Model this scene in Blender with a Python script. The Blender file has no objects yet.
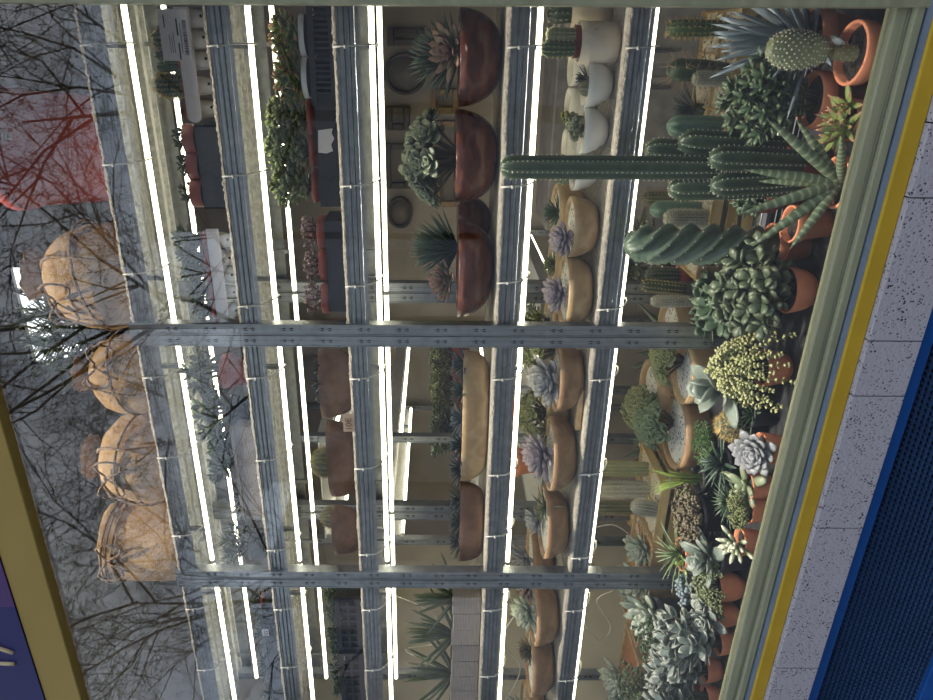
import bpy, math, random
from mathutils import Vector, Matrix

# ---------------------------------------------------------------- camera, sky, exposure
SC = bpy.context.scene
COL = SC.collection
PI = math.pi
H = 1.55                                    # eye height of the photographer
TH = math.radians(24.3)                     # looking left along the shop front
CT, ST = math.cos(TH), math.sin(TH)
cam = bpy.data.cameras.new('camera')
camo = bpy.data.objects.new('camera', cam)
COL.objects.link(camo)
xa, ya, za = Vector((0, 0, -1)), Vector((CT, ST, 0)), Vector((ST, -CT, 0))   # phone held on its side
RO = 0.0052                                 # the phone is not held quite level
xa, ya = xa * math.cos(RO) + ya * math.sin(RO), ya * math.cos(RO) - xa * math.sin(RO)
camo.matrix_world = Matrix(((xa.x, ya.x, za.x, 0), (xa.y, ya.y, za.y, 0), (xa.z, ya.z, za.z, H), (0, 0, 0, 1)))
cam.sensor_fit = 'HORIZONTAL'
cam.sensor_width = 36.0
cam.lens = 27.0
cam.shift_x = 0.0338
cam.clip_start = 0.02
SC.camera = camo

SKY_STRENGTH = 1.25
LED_STRENGTH = 6.0
SC.view_settings.view_transform = 'Standard'
SC.view_settings.look = 'None'
SC.view_settings.exposure = 0.55
SC.view_settings.gamma = 1.0
SC.view_settings.use_curve_mapping = False

w = bpy.data.worlds.new('winter_sky')
SC.world = w
w.use_nodes = True
nt = w.node_tree
nt.nodes.clear()
out = nt.nodes.new('ShaderNodeOutputWorld')
bg = nt.nodes.new('ShaderNodeBackground')
tc = nt.nodes.new('ShaderNodeTexCoord')
no = nt.nodes.new('ShaderNodeTexNoise')
no.inputs['Scale'].default_value = 3.0
no.inputs['Detail'].default_value = 4.0
cr = nt.nodes.new('ShaderNodeValToRGB')
cr.color_ramp.elements[0].position = 0.35
cr.color_ramp.elements[0].color = (0.55, 0.66, 0.86, 1)
cr.color_ramp.elements[1].position = 0.68
cr.color_ramp.elements[1].color = (0.87, 0.93, 1.0, 1)
nt.links.new(tc.outputs['Generated'], no.inputs['Vector'])
nt.links.new(no.outputs['Fac'], cr.inputs['Fac'])
nt.links.new(cr.outputs['Color'], bg.inputs['Color'])
bg.inputs['Strength'].default_value = SKY_STRENGTH
nt.links.new(bg.outputs[0], out.inputs[0])

F = 700.0
def XY(y, Y):
    """world X of the photo's row y at depth Y (photo lies on its side: rows run right to left)"""
    a = (350.0 - y) / F
    t = Y / (CT + a * ST)
    return t * (-ST + a * CT)
def M_(n, y, Y):
    """n pixels in metres at row y, depth Y"""
    a = (350.0 - y) / F
    return n * Y / (CT + a * ST) / F
def ZZ(x, y, Y):
    return H + M_(433.0 - x, y, Y)

RN = random.Random(11)

# ---------------------------------------------------------------- materials
def nodes(name):
    m = bpy.data.materials.new(name)
    m.use_nodes = True
    t = m.node_tree
    b = t.nodes['Principled BSDF']
    return m, t, b
MATS = {}
def mat(name, col, rough=0.6, metal=0.0, var=0.25, scale=14.0, bump=0.0, stretch=(1, 1, 1), col2=None, bscale=None, detail=4.0):
    if name in MATS:
        return MATS[name]
    m, t, b = nodes(name)
    tc = t.nodes.new('ShaderNodeTexCoord')
    mp = t.nodes.new('ShaderNodeMapping')
    mp.inputs['Scale'].default_value = stretch
    n = t.nodes.new('ShaderNodeTexNoise')
    n.inputs['Scale'].default_value = scale
    n.inputs['Detail'].default_value = detail
    t.links.new(tc.outputs['Object'], mp.inputs['Vector'])
    t.links.new(mp.outputs[0], n.inputs['Vector'])
    r = t.nodes.new('ShaderNodeValToRGB')
    r.color_ramp.elements[0].position = 0.3
    r.color_ramp.elements[1].position = 0.7
    c2 = col2 if col2 else tuple(min(1, c * (1 + var)) for c in col)
    c1 = col if col2 else tuple(c * (1 - var) for c in col)
    r.color_ramp.elements[0].color = (*c1, 1)
    r.color_ramp.elements[1].color = (*c2, 1)
    t.links.new(n.outputs['Fac'], r.inputs['Fac'])
    t.links.new(r.outputs['Color'], b.inputs['Base Color'])
    b.inputs['Roughness'].default_value = rough
    b.inputs['Metallic'].default_value = metal
    if bump:
        n2 = n
        if bscale:
            n2 = t.nodes.new('ShaderNodeTexNoise')
            n2.inputs['Scale'].default_value = bscale
            n2.inputs['Detail'].default_value = 3
            t.links.new(mp.outputs[0], n2.inputs['Vector'])
        bp = t.nodes.new('ShaderNodeBump')
        bp.inputs['Strength'].default_value = bump
        bp.inputs['Distance'].default_value = 0.01
        t.links.new(n2.outputs['Fac'], bp.inputs['Height'])
        t.links.new(bp.outputs[0], b.inputs['Normal'])
    MATS[name] = m
    return m
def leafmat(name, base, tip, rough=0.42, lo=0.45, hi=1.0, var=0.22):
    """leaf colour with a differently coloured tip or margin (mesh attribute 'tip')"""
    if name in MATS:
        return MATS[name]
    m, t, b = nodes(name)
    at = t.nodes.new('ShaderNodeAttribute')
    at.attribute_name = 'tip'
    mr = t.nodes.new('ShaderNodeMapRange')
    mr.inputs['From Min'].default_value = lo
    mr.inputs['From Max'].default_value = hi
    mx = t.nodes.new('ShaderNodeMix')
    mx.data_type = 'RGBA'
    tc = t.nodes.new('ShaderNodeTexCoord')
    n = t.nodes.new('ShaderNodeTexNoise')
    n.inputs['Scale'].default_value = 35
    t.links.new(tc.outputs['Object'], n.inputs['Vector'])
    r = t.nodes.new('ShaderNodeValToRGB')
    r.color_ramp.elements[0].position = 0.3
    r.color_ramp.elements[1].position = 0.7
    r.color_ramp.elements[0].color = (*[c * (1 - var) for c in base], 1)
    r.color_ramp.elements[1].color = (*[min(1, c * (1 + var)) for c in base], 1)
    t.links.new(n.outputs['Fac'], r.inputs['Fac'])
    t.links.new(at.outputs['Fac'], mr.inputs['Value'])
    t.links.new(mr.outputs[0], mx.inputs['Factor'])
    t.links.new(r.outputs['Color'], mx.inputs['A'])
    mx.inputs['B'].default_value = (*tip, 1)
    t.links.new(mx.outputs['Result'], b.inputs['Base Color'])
    b.inputs['Roughness'].default_value = rough
    MATS[name] = m
    return m
def woodmat(name, c1, c2, rough=0.45, scale=9.0, dist=5.0, stretch=(1, 1, 1)):
    if name in MATS:
        return MATS[name]
    m, t, b = nodes(name)
    tc = t.nodes.new('ShaderNodeTexCoord')
    mp = t.nodes.new('ShaderNodeMapping')
    mp.inputs['Scale'].default_value = stretch
    wv = t.nodes.new('ShaderNodeTexWave')
    wv.inputs['Scale'].default_value = scale
    wv.inputs['Distortion'].default_value = dist
    wv.inputs['Detail'].default_value = 3
    wv.inputs['Detail Scale'].default_value = 3.0
    wv.bands_direction = 'Z'
    t.links.new(tc.outputs['Object'], mp.inputs['Vector'])
    t.links.new(mp.outputs[0], wv.inputs['Vector'])
    r = t.nodes.new('ShaderNodeValToRGB')
    r.color_ramp.elements[0].color = (*c1, 1)
    r.color_ramp.elements[1].color = (*c2, 1)
    t.links.new(wv.outputs['Fac'], r.inputs['Fac'])
    t.links.new(r.outputs['Color'], b.inputs['Base Color'])
    bp = t.nodes.new('ShaderNodeBump')
    bp.inputs['Strength'].default_value = 0.15
    bp.inputs['Distance'].default_value = 0.004
    t.links.new(wv.outputs['Fac'], bp.inputs['Height'])
    t.links.new(bp.outputs[0], b.inputs['Normal'])
    b.inputs['Roughness'].default_value = rough
    MATS[name] = m
    return m
def spotmat(name, base, dots, scale, thr, rough=0.8, bump=0.3, col3=None):
    """voronoi chips: gravel, pebbles, pitted stone"""
    if name in MATS:
        return MATS[name]
    m, t, b = nodes(name)
    tc = t.nodes.new('ShaderNodeTexCoord')
    v = t.nodes.new('ShaderNodeTexVoronoi')
    v.inputs['Scale'].default_value = scale
    t.links.new(tc.outputs['Object'], v.inputs['Vector'])
    r = t.nodes.new('ShaderNodeValToRGB')
    r.color_ramp.elements[0].position = thr
    r.color_ramp.elements[1].position = thr + 0.12
    r.color_ramp.elements[0].color = (*dots, 1)
    r.color_ramp.elements[1].color = (*base, 1)
    n = t.nodes.new('ShaderNodeTexNoise')
    n.inputs['Scale'].default_value = scale * 0.35
    n.inputs['Detail'].default_value = 6
    ad = t.nodes.new('ShaderNodeMath')
    ad.operation = 'MULTIPLY_ADD'
    ad.inputs[1].default_value = 0.9
    ad.inputs[2].default_value = -0.35
    t.links.new(tc.outputs['Object'], n.inputs['Vector'])
    t.links.new(n.outputs['Fac'], ad.inputs[0])
    s = t.nodes.new('ShaderNodeMath')
    s.operation = 'ADD'
    t.links.new(v.outputs['Distance'], s.inputs[0])
    t.links.new(ad.outputs[0], s.inputs[1])
    t.links.new(s.outputs[0], r.inputs['Fac'])
    t.links.new(r.outputs['Color'], b.inputs['Base Color'])
    bp = t.nodes.new('ShaderNodeBump')
    bp.inputs['Strength'].default_value = bump
    bp.inputs['Distance'].default_value = 0.005
    t.links.new(s.outputs[0], bp.inputs['Height'])
    t.links.new(bp.outputs[0], b.inputs['Normal'])
    b.inputs['Roughness'].default_value = rough
    MATS[name] = m
    return m
def emit(name, col, s):
    if name in MATS:
        return MATS[name]
    m, t, b = nodes(name)
    b.inputs['Base Color'].default_value = (*col, 1)
    b.inputs['Emission Color'].default_value = (*col, 1)
    b.inputs['Emission Strength'].default_value = s
    MATS[name] = m
    return m
def glassmat():
    m = bpy.data.materials.new('window_glass')
    m.use_nodes = True
    t = m.node_tree
    t.nodes.clear()
    o = t.nodes.new('ShaderNodeOutputMaterial')
    tr = t.nodes.new('ShaderNodeBsdfTransparent')
    tr.inputs['Color'].default_value = (0.96, 0.97, 0.96, 1)
    gl = t.nodes.new('ShaderNodeBsdfGlossy')
    gl.inputs['Roughness'].default_value = 0.0
    gl.inputs['Color'].default_value = (1, 1, 1, 1)
    g = t.nodes.new('ShaderNodeNewGeometry')
    dt = t.nodes.new('ShaderNodeVectorMath')
    dt.operation = 'DOT_PRODUCT'
    ab = t.nodes.new('ShaderNodeMath'); ab.operation = 'ABSOLUTE'
    su = t.nodes.new('ShaderNodeMath'); su.operation = 'SUBTRACT'; su.inputs[0].default_value = 1.0
    po = t.nodes.new('ShaderNodeMath'); po.operation = 'POWER'; po.inputs[1].default_value = 5.0
    ma = t.nodes.new('ShaderNodeMath'); ma.operation = 'MULTIPLY_ADD'; ma.inputs[1].default_value = 0.94; ma.inputs[2].default_value = 0.052
    mx = t.nodes.new('ShaderNodeMixShader')
    t.links.new(g.outputs['Normal'], dt.inputs[0])
    t.links.new(g.outputs['Incoming'], dt.inputs[1])
    t.links.new(dt.outputs['Value'], ab.inputs[0])
    t.links.new(ab.outputs[0], su.inputs[1])
    t.links.new(su.outputs[0], po.inputs[0])
    t.links.new(po.outputs[0], ma.inputs[0])
    t.links.new(ma.outputs[0], mx.inputs['Fac'])
    t.links.new(tr.outputs[0], mx.inputs[1])
    t.links.new(gl.outputs[0], mx.inputs[2])
    t.links.new(mx.outputs[0], o.inputs[0])
    return m

GALV = mat('galvanised_steel', (0.29, 0.305, 0.315), 0.28, 1.0, 0.2, 40, 0.10, col2=(0.41, 0.425, 0.435), bscale=260)
GALVD = mat('galvanised_post', (0.27, 0.29, 0.31), 0.38, 0.9, 0.2, 30, 0.05, col2=(0.38, 0.40, 0.42), bscale=160)
SLOT = mat('slot_dark', (0.012, 0.012, 0.014), 0.8)
PANELM = mat('shelf_panel', (0.60, 0.60, 0.58), 0.45, 0.6, 0.25, 60, 0.5, (1, 6, 1), bscale=180)
LINER = mat('bubble_liner', (0.34, 0.30, 0.24), 0.7, 0, 0.3, 90, 0.7, bscale=220)
LED = emit('led_light', (1.0, 0.93, 0.70), LED_STRENGTH)
TIE = mat('nylon_tie', (0.62, 0.60, 0.54), 0.5)
TERRA = mat('terracotta', (0.74, 0.27, 0.135), 0.8, 0, 0.18, 20, 0.1)
TERRAD = mat('red_plastic', (0.36, 0.085, 0.06), 0.55, 0, 0.15, 12)
REDPOT = mat('red_bucket_plastic', (0.56, 0.10, 0.075), 0.42, 0, 0.1, 6)
WHITEP = mat('white_ceramic', (0.78, 0.76, 0.70), 0.35, 0, 0.05, 10)
CUPM = mat('white_cup', (0.66, 0.63, 0.56), 0.5, 0, 0.1, 10)
BLACKP = mat('black_plastic', (0.018, 0.019, 0.023), 0.42, 0, 0.2, 10)
GREYP = mat('grey_plastic', (0.09, 0.095, 0.11), 0.5, 0, 0.2, 10)
SOIL = mat('potting_soil', (0.030, 0.022, 0.016), 0.95, 0, 0.5, 160, 0.9)
GRAVEL = spotmat('white_gravel', (0.64, 0.62, 0.57), (0.05, 0.045, 0.04), 85, 0.30, bump=0.9)
PEBBLE = spotmat('cream_pebbles', (0.64, 0.56, 0.43), (0.13, 0.10, 0.07), 90, 0.26, bump=1.0)
BARKCH = spotmat('bark_chips', (0.40, 0.17, 0.07), (0.06, 0.03, 0.02), 90, 0.2, bump=1.0)
WOODD = woodmat('mahogany', (0.085, 0.022, 0.012), (0.15, 0.045, 0.022), 0.26, 6, 7, (1, 1, 1.6))
WOODM = woodmat('walnut', (0.135, 0.066, 0.036), (0.20, 0.105, 0.058), 0.5, 4, 9)
WOODT = woodmat('pale_wood', (0.35, 0.225, 0.105), (0.47, 0.325, 0.17), 0.5, 5, 8)
WOODB = woodmat('brown_wood', (0.235, 0.13, 0.06), (0.34, 0.20, 0.10), 0.5, 5, 8)
BAMBOO = woodmat('bamboo', (0.46, 0.31, 0.115), (0.60, 0.43, 0.18), 0.42, 5, 2)
PLANKM = woodmat('grey_plank', (0.20, 0.17, 0.15), (0.30, 0.26, 0.23), 0.7, 10, 5, (1, 1, 6))
BIRCH = spotmat('birch_bark', (0.70, 0.60, 0.46), (0.20, 0.14, 0.10), 34, 0.07, bump=0.5)
JUTE = mat('jute_burlap', (0.47, 0.275, 0.115), 0.85, 0, 0.25, 18, 0.9, col2=(0.62, 0.39, 0.18), bscale=420)
TWINE = mat('twine', (0.24, 0.145, 0.075), 0.9, 0, 0.3, 60, 0.6)
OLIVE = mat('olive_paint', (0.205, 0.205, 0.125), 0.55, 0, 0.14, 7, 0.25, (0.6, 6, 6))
OLIVED = mat('olive_groove_shade', (0.120, 0.132, 0.088), 0.6, 0, 0.14, 7, 0.25, (0.6, 6, 6))  # same olive paint, darker: the groove's shade is put into the colour
YELLOW = mat('yellow_paint', (0.36, 0.23, 0.02), 0.6, 0, 0.10, 9, 0.1)
YELLOWT = mat('yellow_frame_paint', (0.27, 0.185, 0.045), 0.55, 0, 0.06, 5, 0.05)
ALU = mat('blue_grey_metal', (0.22, 0.28, 0.36), 0.35, 0.5, 0.1, 10)
STONE = spotmat('pitted_stone', (0.30, 0.28, 0.30), (0.03, 0.028, 0.032), 150, 0.26, bump=0.25)
BLUE = mat('blue_paint', (0.006, 0.055, 0.215), 0.45, 0, 0.08, 8)
BLUEM = mat('blue_mesh', (0.022, 0.050, 0.118), 0.5, 0.1, 0.1, 8)
DARK = mat('dark_void', (0.006, 0.007, 0.010), 0.9)
SIGNB = mat('sign_blue', (0.012, 0.013, 0.085), 0.5, 0, 0.05, 4)
SIGNP = mat('sign_purple', (0.055, 0.022, 0.105), 0.5, 0, 0.05, 4)
SIGNL = mat('sign_lettering', (0.46, 0.36, 0.20), 0.6, 0, 0.05, 6)
PAPER = mat('paper', (0.66, 0.62, 0.60), 0.7, 0, 0.05, 12)
INK = mat('ink', (0.04, 0.04, 0.09), 0.7)
INKR = mat('brown_ink', (0.16, 0.06, 0.02), 0.7)
KRAFT = mat('kraft_tag', (0.42, 0.30, 0.20), 0.8, 0, 0.1, 30)
TAUPE = mat('taupe_plaster', (0.29, 0.25, 0.21), 0.9, 0, 0.08, 5, 0.1)
BEIGE = mat('beige_plaster', (0.60, 0.545, 0.44), 0.9, 0, 0.05, 5, 0.1)
CEILM = mat('dark_ceiling', (0.12, 0.12, 0.13), 0.9, 0, 0.1, 5)
FLOORM = mat('shop_floor', (0.13, 0.12, 0.11), 0.5, 0, 0.2, 5)
BENCH = mat('black_bench', (0.026, 0.026, 0.028), 0.55, 0, 0.5, 40, 0.05)
ASPHALT = mat('pavement', (0.13, 0.13, 0.14), 0.9, 0, 0.2, 6)
BARKT = mat('tree_bark', (0.055, 0.047, 0.038), 0.95, 0, 0.3, 6)
FACADE = mat('facade', (0.40, 0.36, 0.36), 0.9, 0, 0.08, 0.4)
PANE = mat('far_pane', (0.06, 0.08, 0.12), 0.15)
FRAMEG = mat('gilt_frame', (0.20, 0.13, 0.055), 0.5, 0.2, 0.3, 30, 0.3)
FRAMED = mat('dark_frame', (0.05, 0.036, 0.024), 0.5, 0, 0.3, 30, 0.3)
PICT = mat('faded_print', (0.105, 0.085, 0.065), 0.6, 0, 0.5, 9, col2=(0.16, 0.14, 0.11))
STEMM = mat('woody_stem', (0.12, 0.09, 0.05), 0.85)
STEMG = mat('green_stem', (0.16, 0.21, 0.08), 0.7)
SPW = mat('pale_spines', (0.60, 0.57, 0.46), 0.7)
SPG = mat('golden_spines', (0.60, 0.43, 0.16), 0.7)
SPB = mat('brown_spines', (0.34, 0.24, 0.16), 0.7)
CABLE = mat('white_cable', (0.62, 0.60, 0.54), 0.5)

for _m in (SIGNB, SIGNP, YELLOWT, YELLOW, BLUE, BLUEM):
    _m.node_tree.nodes['Principled BSDF'].inputs['Specular IOR Level'].default_value = 0.15
# leaves
L_JADE = leafmat('jade_leaf', (0.135, 0.19, 0.075), (0.27, 0.31, 0.13))
L_JADED = leafmat('dark_jade_leaf', (0.052, 0.085, 0.040), (0.105, 0.14, 0.068))
L_JADEG = leafmat('grey_jade_leaf', (0.125, 0.155, 0.095), (0.21, 0.235, 0.145))
L_GREY = leafmat('grey_leaf', (0.165, 0.20, 0.165), (0.26, 0.29, 0.245))
L_SILV = leafmat('silver_leaf', (0.165, 0.195, 0.175), (0.40, 0.41, 0.35), lo=0.75, hi=1.0)
L_BLUE = leafmat('blue_leaf', (0.165, 0.205, 0.225), (0.25, 0.30, 0.33))
L_PURP = leafmat('lilac_leaf', (0.175, 0.165, 0.205), (0.27, 0.21, 0.245))
L_ECHG = leafmat('grey_rosette_leaf', (0.185, 0.20, 0.21), (0.28, 0.27, 0.28))
L_ECHL = leafmat('pale_rosette_leaf', (0.24, 0.29, 0.22), (0.36, 0.37, 0.30))
L_RED = leafmat('red_tipped_leaf', (0.24, 0.29, 0.085), (0.42, 0.115, 0.095), lo=0.55)
L_MAR = leafmat('maroon_leaf', (0.19, 0.185, 0.085), (0.20, 0.075, 0.07), lo=0.4, hi=1.0)
L_CAMP = leafmat('orange_tip_leaf', (0.20, 0.26, 0.06), (0.55, 0.17, 0.08), lo=0.62)
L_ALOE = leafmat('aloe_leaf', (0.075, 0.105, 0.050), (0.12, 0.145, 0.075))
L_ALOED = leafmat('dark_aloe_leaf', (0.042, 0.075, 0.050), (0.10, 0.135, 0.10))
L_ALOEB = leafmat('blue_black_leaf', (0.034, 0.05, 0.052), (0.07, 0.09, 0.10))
L_YEL = leafmat('yellow_leaf', (0.36, 0.36, 0.15), (0.52, 0.50, 0.27))
L_OLIV = leafmat('olive_leaf', (0.145, 0.165, 0.06), (0.23, 0.24, 0.10))
L_STRI = leafmat('pale_edged_leaf', (0.12, 0.18, 0.07), (0.48, 0.50, 0.34), lo=0.8, hi=1.0)
L_BRN = leafmat('brown_bead_leaf', (0.085, 0.075, 0.042), (0.20, 0.15, 0.09))
L_MOSS = leafmat('moss_leaf', (0.055, 0.115, 0.03), (0.10, 0.18, 0.05))
L_DARK = leafmat('deep_green_leaf', (0.05, 0.085, 0.045), (0.09, 0.125, 0.07))  # the leaf's own dark green
L_LIME = leafmat('lime_leaf', (0.27, 0.36, 0.07), (0.36, 0.42, 0.12))
L_WHIT = leafmat('white_tip_leaf', (0.20, 0.24, 0.13), (0.72, 0.70, 0.55), lo=0.55, hi=0.95)
C_GRN = leafmat('cactus_green', (0.060, 0.105, 0.042), (0.11, 0.17, 0.075), var=0.25)
C_DGRN = leafmat('cactus_dark_green', (0.030, 0.050, 0.024), (0.068, 0.095, 0.048), var=0.25)
C_BLU = leafmat('cactus_blue_green', (0.10, 0.175, 0.135), (0.15, 0.24, 0.17), var=0.2)
C_LIT = leafmat('cactus_light_green', (0.25, 0.27, 0.135), (0.31, 0.33, 0.17), var=0.2)
C_OLV = leafmat('cactus_olive', (0.10, 0.105, 0.055), (0.17, 0.17, 0.10), var=0.25)
C_WOOL = leafmat('cactus_wool', (0.30, 0.275, 0.20), (0.42, 0.39, 0.30), var=0.2, rough=0.9)
def bandmat():
    m, t, b = nodes('banded_leaf')
    tc = t.nodes.new('ShaderNodeTexCoord')
    at = t.nodes.new('ShaderNodeAttribute')
    at.attribute_name = 'tip'
    n = t.nodes.new('ShaderNodeTexNoise')
    n.inputs['Scale'].default_value = 60
    t.links.new(tc.outputs['Object'], n.inputs['Vector'])
    a = t.nodes.new('ShaderNodeMath'); a.operation = 'MULTIPLY_ADD'; a.inputs[1].default_value = 75.0
    k = t.nodes.new('ShaderNodeMath'); k.operation = 'MULTIPLY'; k.inputs[1].default_value = 4.0
    t.links.new(n.outputs['Fac'], k.inputs[0])
    t.links.new(at.outputs['Fac'], a.inputs[0])
    t.links.new(k.outputs[0], a.inputs[2])
    s = t.nodes.new('ShaderNodeMath'); s.operation = 'SINE'
    t.links.new(a.outputs[0], s.inputs[0])
    r = t.nodes.new('ShaderNodeValToRGB')
    r.color_ramp.elements[0].color = (0.085, 0.115, 0.06, 1)
    r.color_ramp.elements[1].color = (0.22, 0.26, 0.155, 1)
    t.links.new(s.outputs[0], r.inputs['Fac'])
    t.links.new(r.outputs['Color'], b.inputs['Base Color'])
    b.inputs['Roughness'].default_value = 0.55
    return m
L_BAND = bandmat()

# ---------------------------------------------------------------- mesh builder
class MB:
    def __init__(s):
        s.v, s.f, s.t, s.mi, s.X = [], [], [], [], Matrix.Identity(4)
    def add(s, vs, fs, tips=None, mi=0):
        o = len(s.v)
        X = s.X
        s.v.extend([(X @ Vector(p))[:] for p in vs])
        s.f.extend([tuple(i + o for i in f) for f in fs])
        s.mi.extend([mi] * len(fs))
        s.t.extend(tips if tips is not None else [0.0] * len(vs))
        return s
    def build(s, name, mats, parent=None, smooth=True, loc=None, bevel=0.0):
        me = bpy.data.meshes.new(name)
        me.from_pydata(s.v, [], s.f)
        if not isinstance(mats, (list, tuple)):
            mats = [mats]
        for m in mats:
            me.materials.append(m)
        me.polygons.foreach_set('material_index', s.mi)
        me.polygons.foreach_set('use_smooth', [smooth] * len(s.f))
        a = me.attributes.new('tip', 'FLOAT', 'POINT')
        a.data.foreach_set('value', s.t)
        me.update()
        o = bpy.data.objects.new(name, me)
        COL.objects.link(o)
        if parent:
            o.parent = parent
        if loc:
            o.location = loc
        if bevel:
            b = o.modifiers.new('edge', 'BEVEL')
            b.width = bevel
            b.segments = 2
            b.limit_method = 'ANGLE'
        return o
    # -- basic shapes
    def box(s, x0, x1, y0, y1, z0, z1, mi=0):
        v = [(x, y, z) for x in (x0, x1) for y in (y0, y1) for z in (z0, z1)]
        f = [(0, 1, 3, 2), (4, 6, 7, 5), (0, 4, 5, 1), (2, 3, 7, 6), (0, 2, 6, 4), (1, 5, 7, 3)]
        return s.add(v, f, mi=mi)
    def lathe(s, prof, seg=28, sx=1, sy=1, wob=0, k=3, ph=0.0, mi=0, cap0=True, cap1=False, fold=None):
        n = len(prof)
        v, f, t = [], [], []
        for j, (r, z) in enumerate(prof):
            for i in range(seg):
                a = 2 * PI * i / seg
                q = 1 + wob * (math.sin(k * a + ph) + 0.6 * math.sin((2 * k + 1) * a + 2 * ph + z * 20))
                if fold:
                    q *= 1 + fold(j / (n - 1), a)
                v.append((r * q * sx * math.cos(a), r * q * sy * math.sin(a), z))
                t.append(j / max(1, n - 1))
        for j in range(n - 1):
            for i in range(seg):
                i2 = (i + 1) % seg
                f.append((j * seg + i, j * seg + i2, (j + 1) * seg + i2, (j + 1) * seg + i))
        if cap0:
            f.append(tuple(range(seg - 1, -1, -1)))
        if cap1:
            f.append(tuple((n - 1) * seg + i for i in range(seg)))
        return s.add(v, f, t, mi)
    def tube(s, pts, r, sides=5, mi=0, taper=None, tipv=0.0):
        pts = [Vector(p) for p in pts]
        v, f = [], []
        n = len(pts)
        up = Vector((0.31, 0.17, 0.93))
        for j, p in enumerate(pts):
            d = (pts[min(j + 1, n - 1)] - pts[max(j - 1, 0)]).normalized()
            a = d.cross(up)
            if a.length < 1e-4:
                a = d.cross(Vector((1, 0, 0)))
            a.normalize()
            b = d.cross(a)
            rr = r if taper is None else r * (1 + (taper - 1) * j / (n - 1))
            for i in range(sides):
                q = 2 * PI * i / sides
                v.append((p + a * rr * math.cos(q) + b * rr * math.sin(q))[:])
        for j in range(n - 1):
            for i in range(sides):
                i2 = (i + 1) % sides
                f.append((j * sides + i, j * sides + i2, (j + 1) * sides + i2, (j + 1) * sides + i))
        f.append(tuple(range(sides - 1, -1, -1)))
        f.append(tuple((n - 1) * sides + i for i in range(sides)))
        return s.add(v, f, [tipv] * len(v), mi)
    def cone(s, p, d, L, r):
        p, d = Vector(p), Vector(d).normalized()
        a = d.orthogonal().normalized()
        b = d.cross(a)
        v = [(p + a * r)[:], (p - a * 0.5 * r + b * 0.87 * r)[:], (p - a * 0.5 * r - b * 0.87 * r)[:], (p + d * L)[:]]
        return s.add(v, [(0, 1, 3), (1, 2, 3), (2, 0, 3)])
    def blob(s, p, r, tip=0.0):
        x, y, z = p
        v = [(x + r, y, z), (x - r, y, z), (x, y + r, z), (x, y - r, z), (x, y, z + r), (x, y, z - r)]
        f = [(0, 2, 4), (2, 1, 4), (1, 3, 4), (3, 0, 4), (2, 0, 5), (1, 2, 5), (3, 1, 5), (0, 3, 5)]
        return s.add(v, f, [tip] * 6)
    # -- leaves
    def leaf(s, p, d, nrm, L, W, T, prof='ovate', curl=0.0, nseg=5, cup=0.0, edge=False):
        p, d, nrm = Vector(p), Vector(d).normalized(), Vector(nrm)
        side = d.cross(nrm)
        if side.length < 1e-5:
            side = d.orthogonal()
        side.normalize()
        nrm = side.cross(d).normalized()
        v, f, t = [], [], []
        for j in range(nseg):
            q = j / nseg
            if prof == 'lance':
                ww = (0.55 + 1.2 * q - 1.75 * q * q) if q < 0.5 else (1 - q) ** 0.75 * 1.21
            elif prof == 'strap':
                ww = 0.8 * (1 - q) ** 0.55 + 0.2 * (1 - q)
            elif prof == 'spoon':
                ww = 0.22 + 0.95 * math.sin(PI * min(1, q) ** 1.5) if q < 0.95 else 0.4
            else:
                ww = 0.3 + 0.75 * math.sin(PI * (q * 0.86 + 0.06)) if q < 0.97 else 0.3
            ww *= W / 2
            tt = T / 2 * (0.35 + 0.65 * min(1, ww / (W / 2)))
            ctr = p + d * (L * q) + nrm * (curl * L * q * q)
            up = nrm * cup * ww
            ring = [(ctr + side * ww + up, 1), (ctr + side * ww * 0.5 + nrm * tt, 0), (ctr - side * ww * 0.5 + nrm * tt, 0),
                    (ctr - side * ww + up, 1), (ctr - side * ww * 0.5 - nrm * tt, 0), (ctr + side * ww * 0.5 - nrm * tt, 0)]
            for r_, e in ring:
                v.append(r_[:])
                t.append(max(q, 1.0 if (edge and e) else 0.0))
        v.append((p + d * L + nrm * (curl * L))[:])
        t.append(1.0)
        k = len(v) - 1
        for j in range(nseg - 1):
            for i in range(6):
                i2 = (i + 1) % 6
                f.append((j * 6 + i, j * 6 + i2, j * 6 + 6 + i2, j * 6 + 6 + i))
        for i in range(6):
            f.append(((nseg - 1) * 6 + i, (nseg - 1) * 6 + (i + 1) % 6, k))
        f.append((5, 4, 3, 2, 1, 0))
        return s.add(v, f, t)
    def rosette(s, n, L, W, T, e0=5, e1=80, prof='ovate', curl=0.12, sc=0.35, rise=0.0, rng=RN, p=(0, 0, 0), nseg=5, cup=0.0, edge=False, jit=0.08, rb=0.1):
        p = Vector(p)
        a0 = rng.random() * 6.28
        for i in range(n):
            q = i / max(1, n - 1)
            a = a0 + i * 2.39996 + rng.uniform(-jit, jit)
            e = math.radians(e0 + (e1 - e0) * q + rng.uniform(-60, 60) * jit)
            k = (1 + (sc - 1) * q) * rng.uniform(0.92, 1.06)
            h = Vector((math.cos(a), math.sin(a), 0))
            d = h * math.cos(e) + Vector((0, 0, 1)) * math.sin(e)
            nr = Vector((0, 0, 1)) * math.cos(e) - h * math.sin(e)
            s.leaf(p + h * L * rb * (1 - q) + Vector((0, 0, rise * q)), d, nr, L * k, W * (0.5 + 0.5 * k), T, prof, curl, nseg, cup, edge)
        return s
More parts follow.
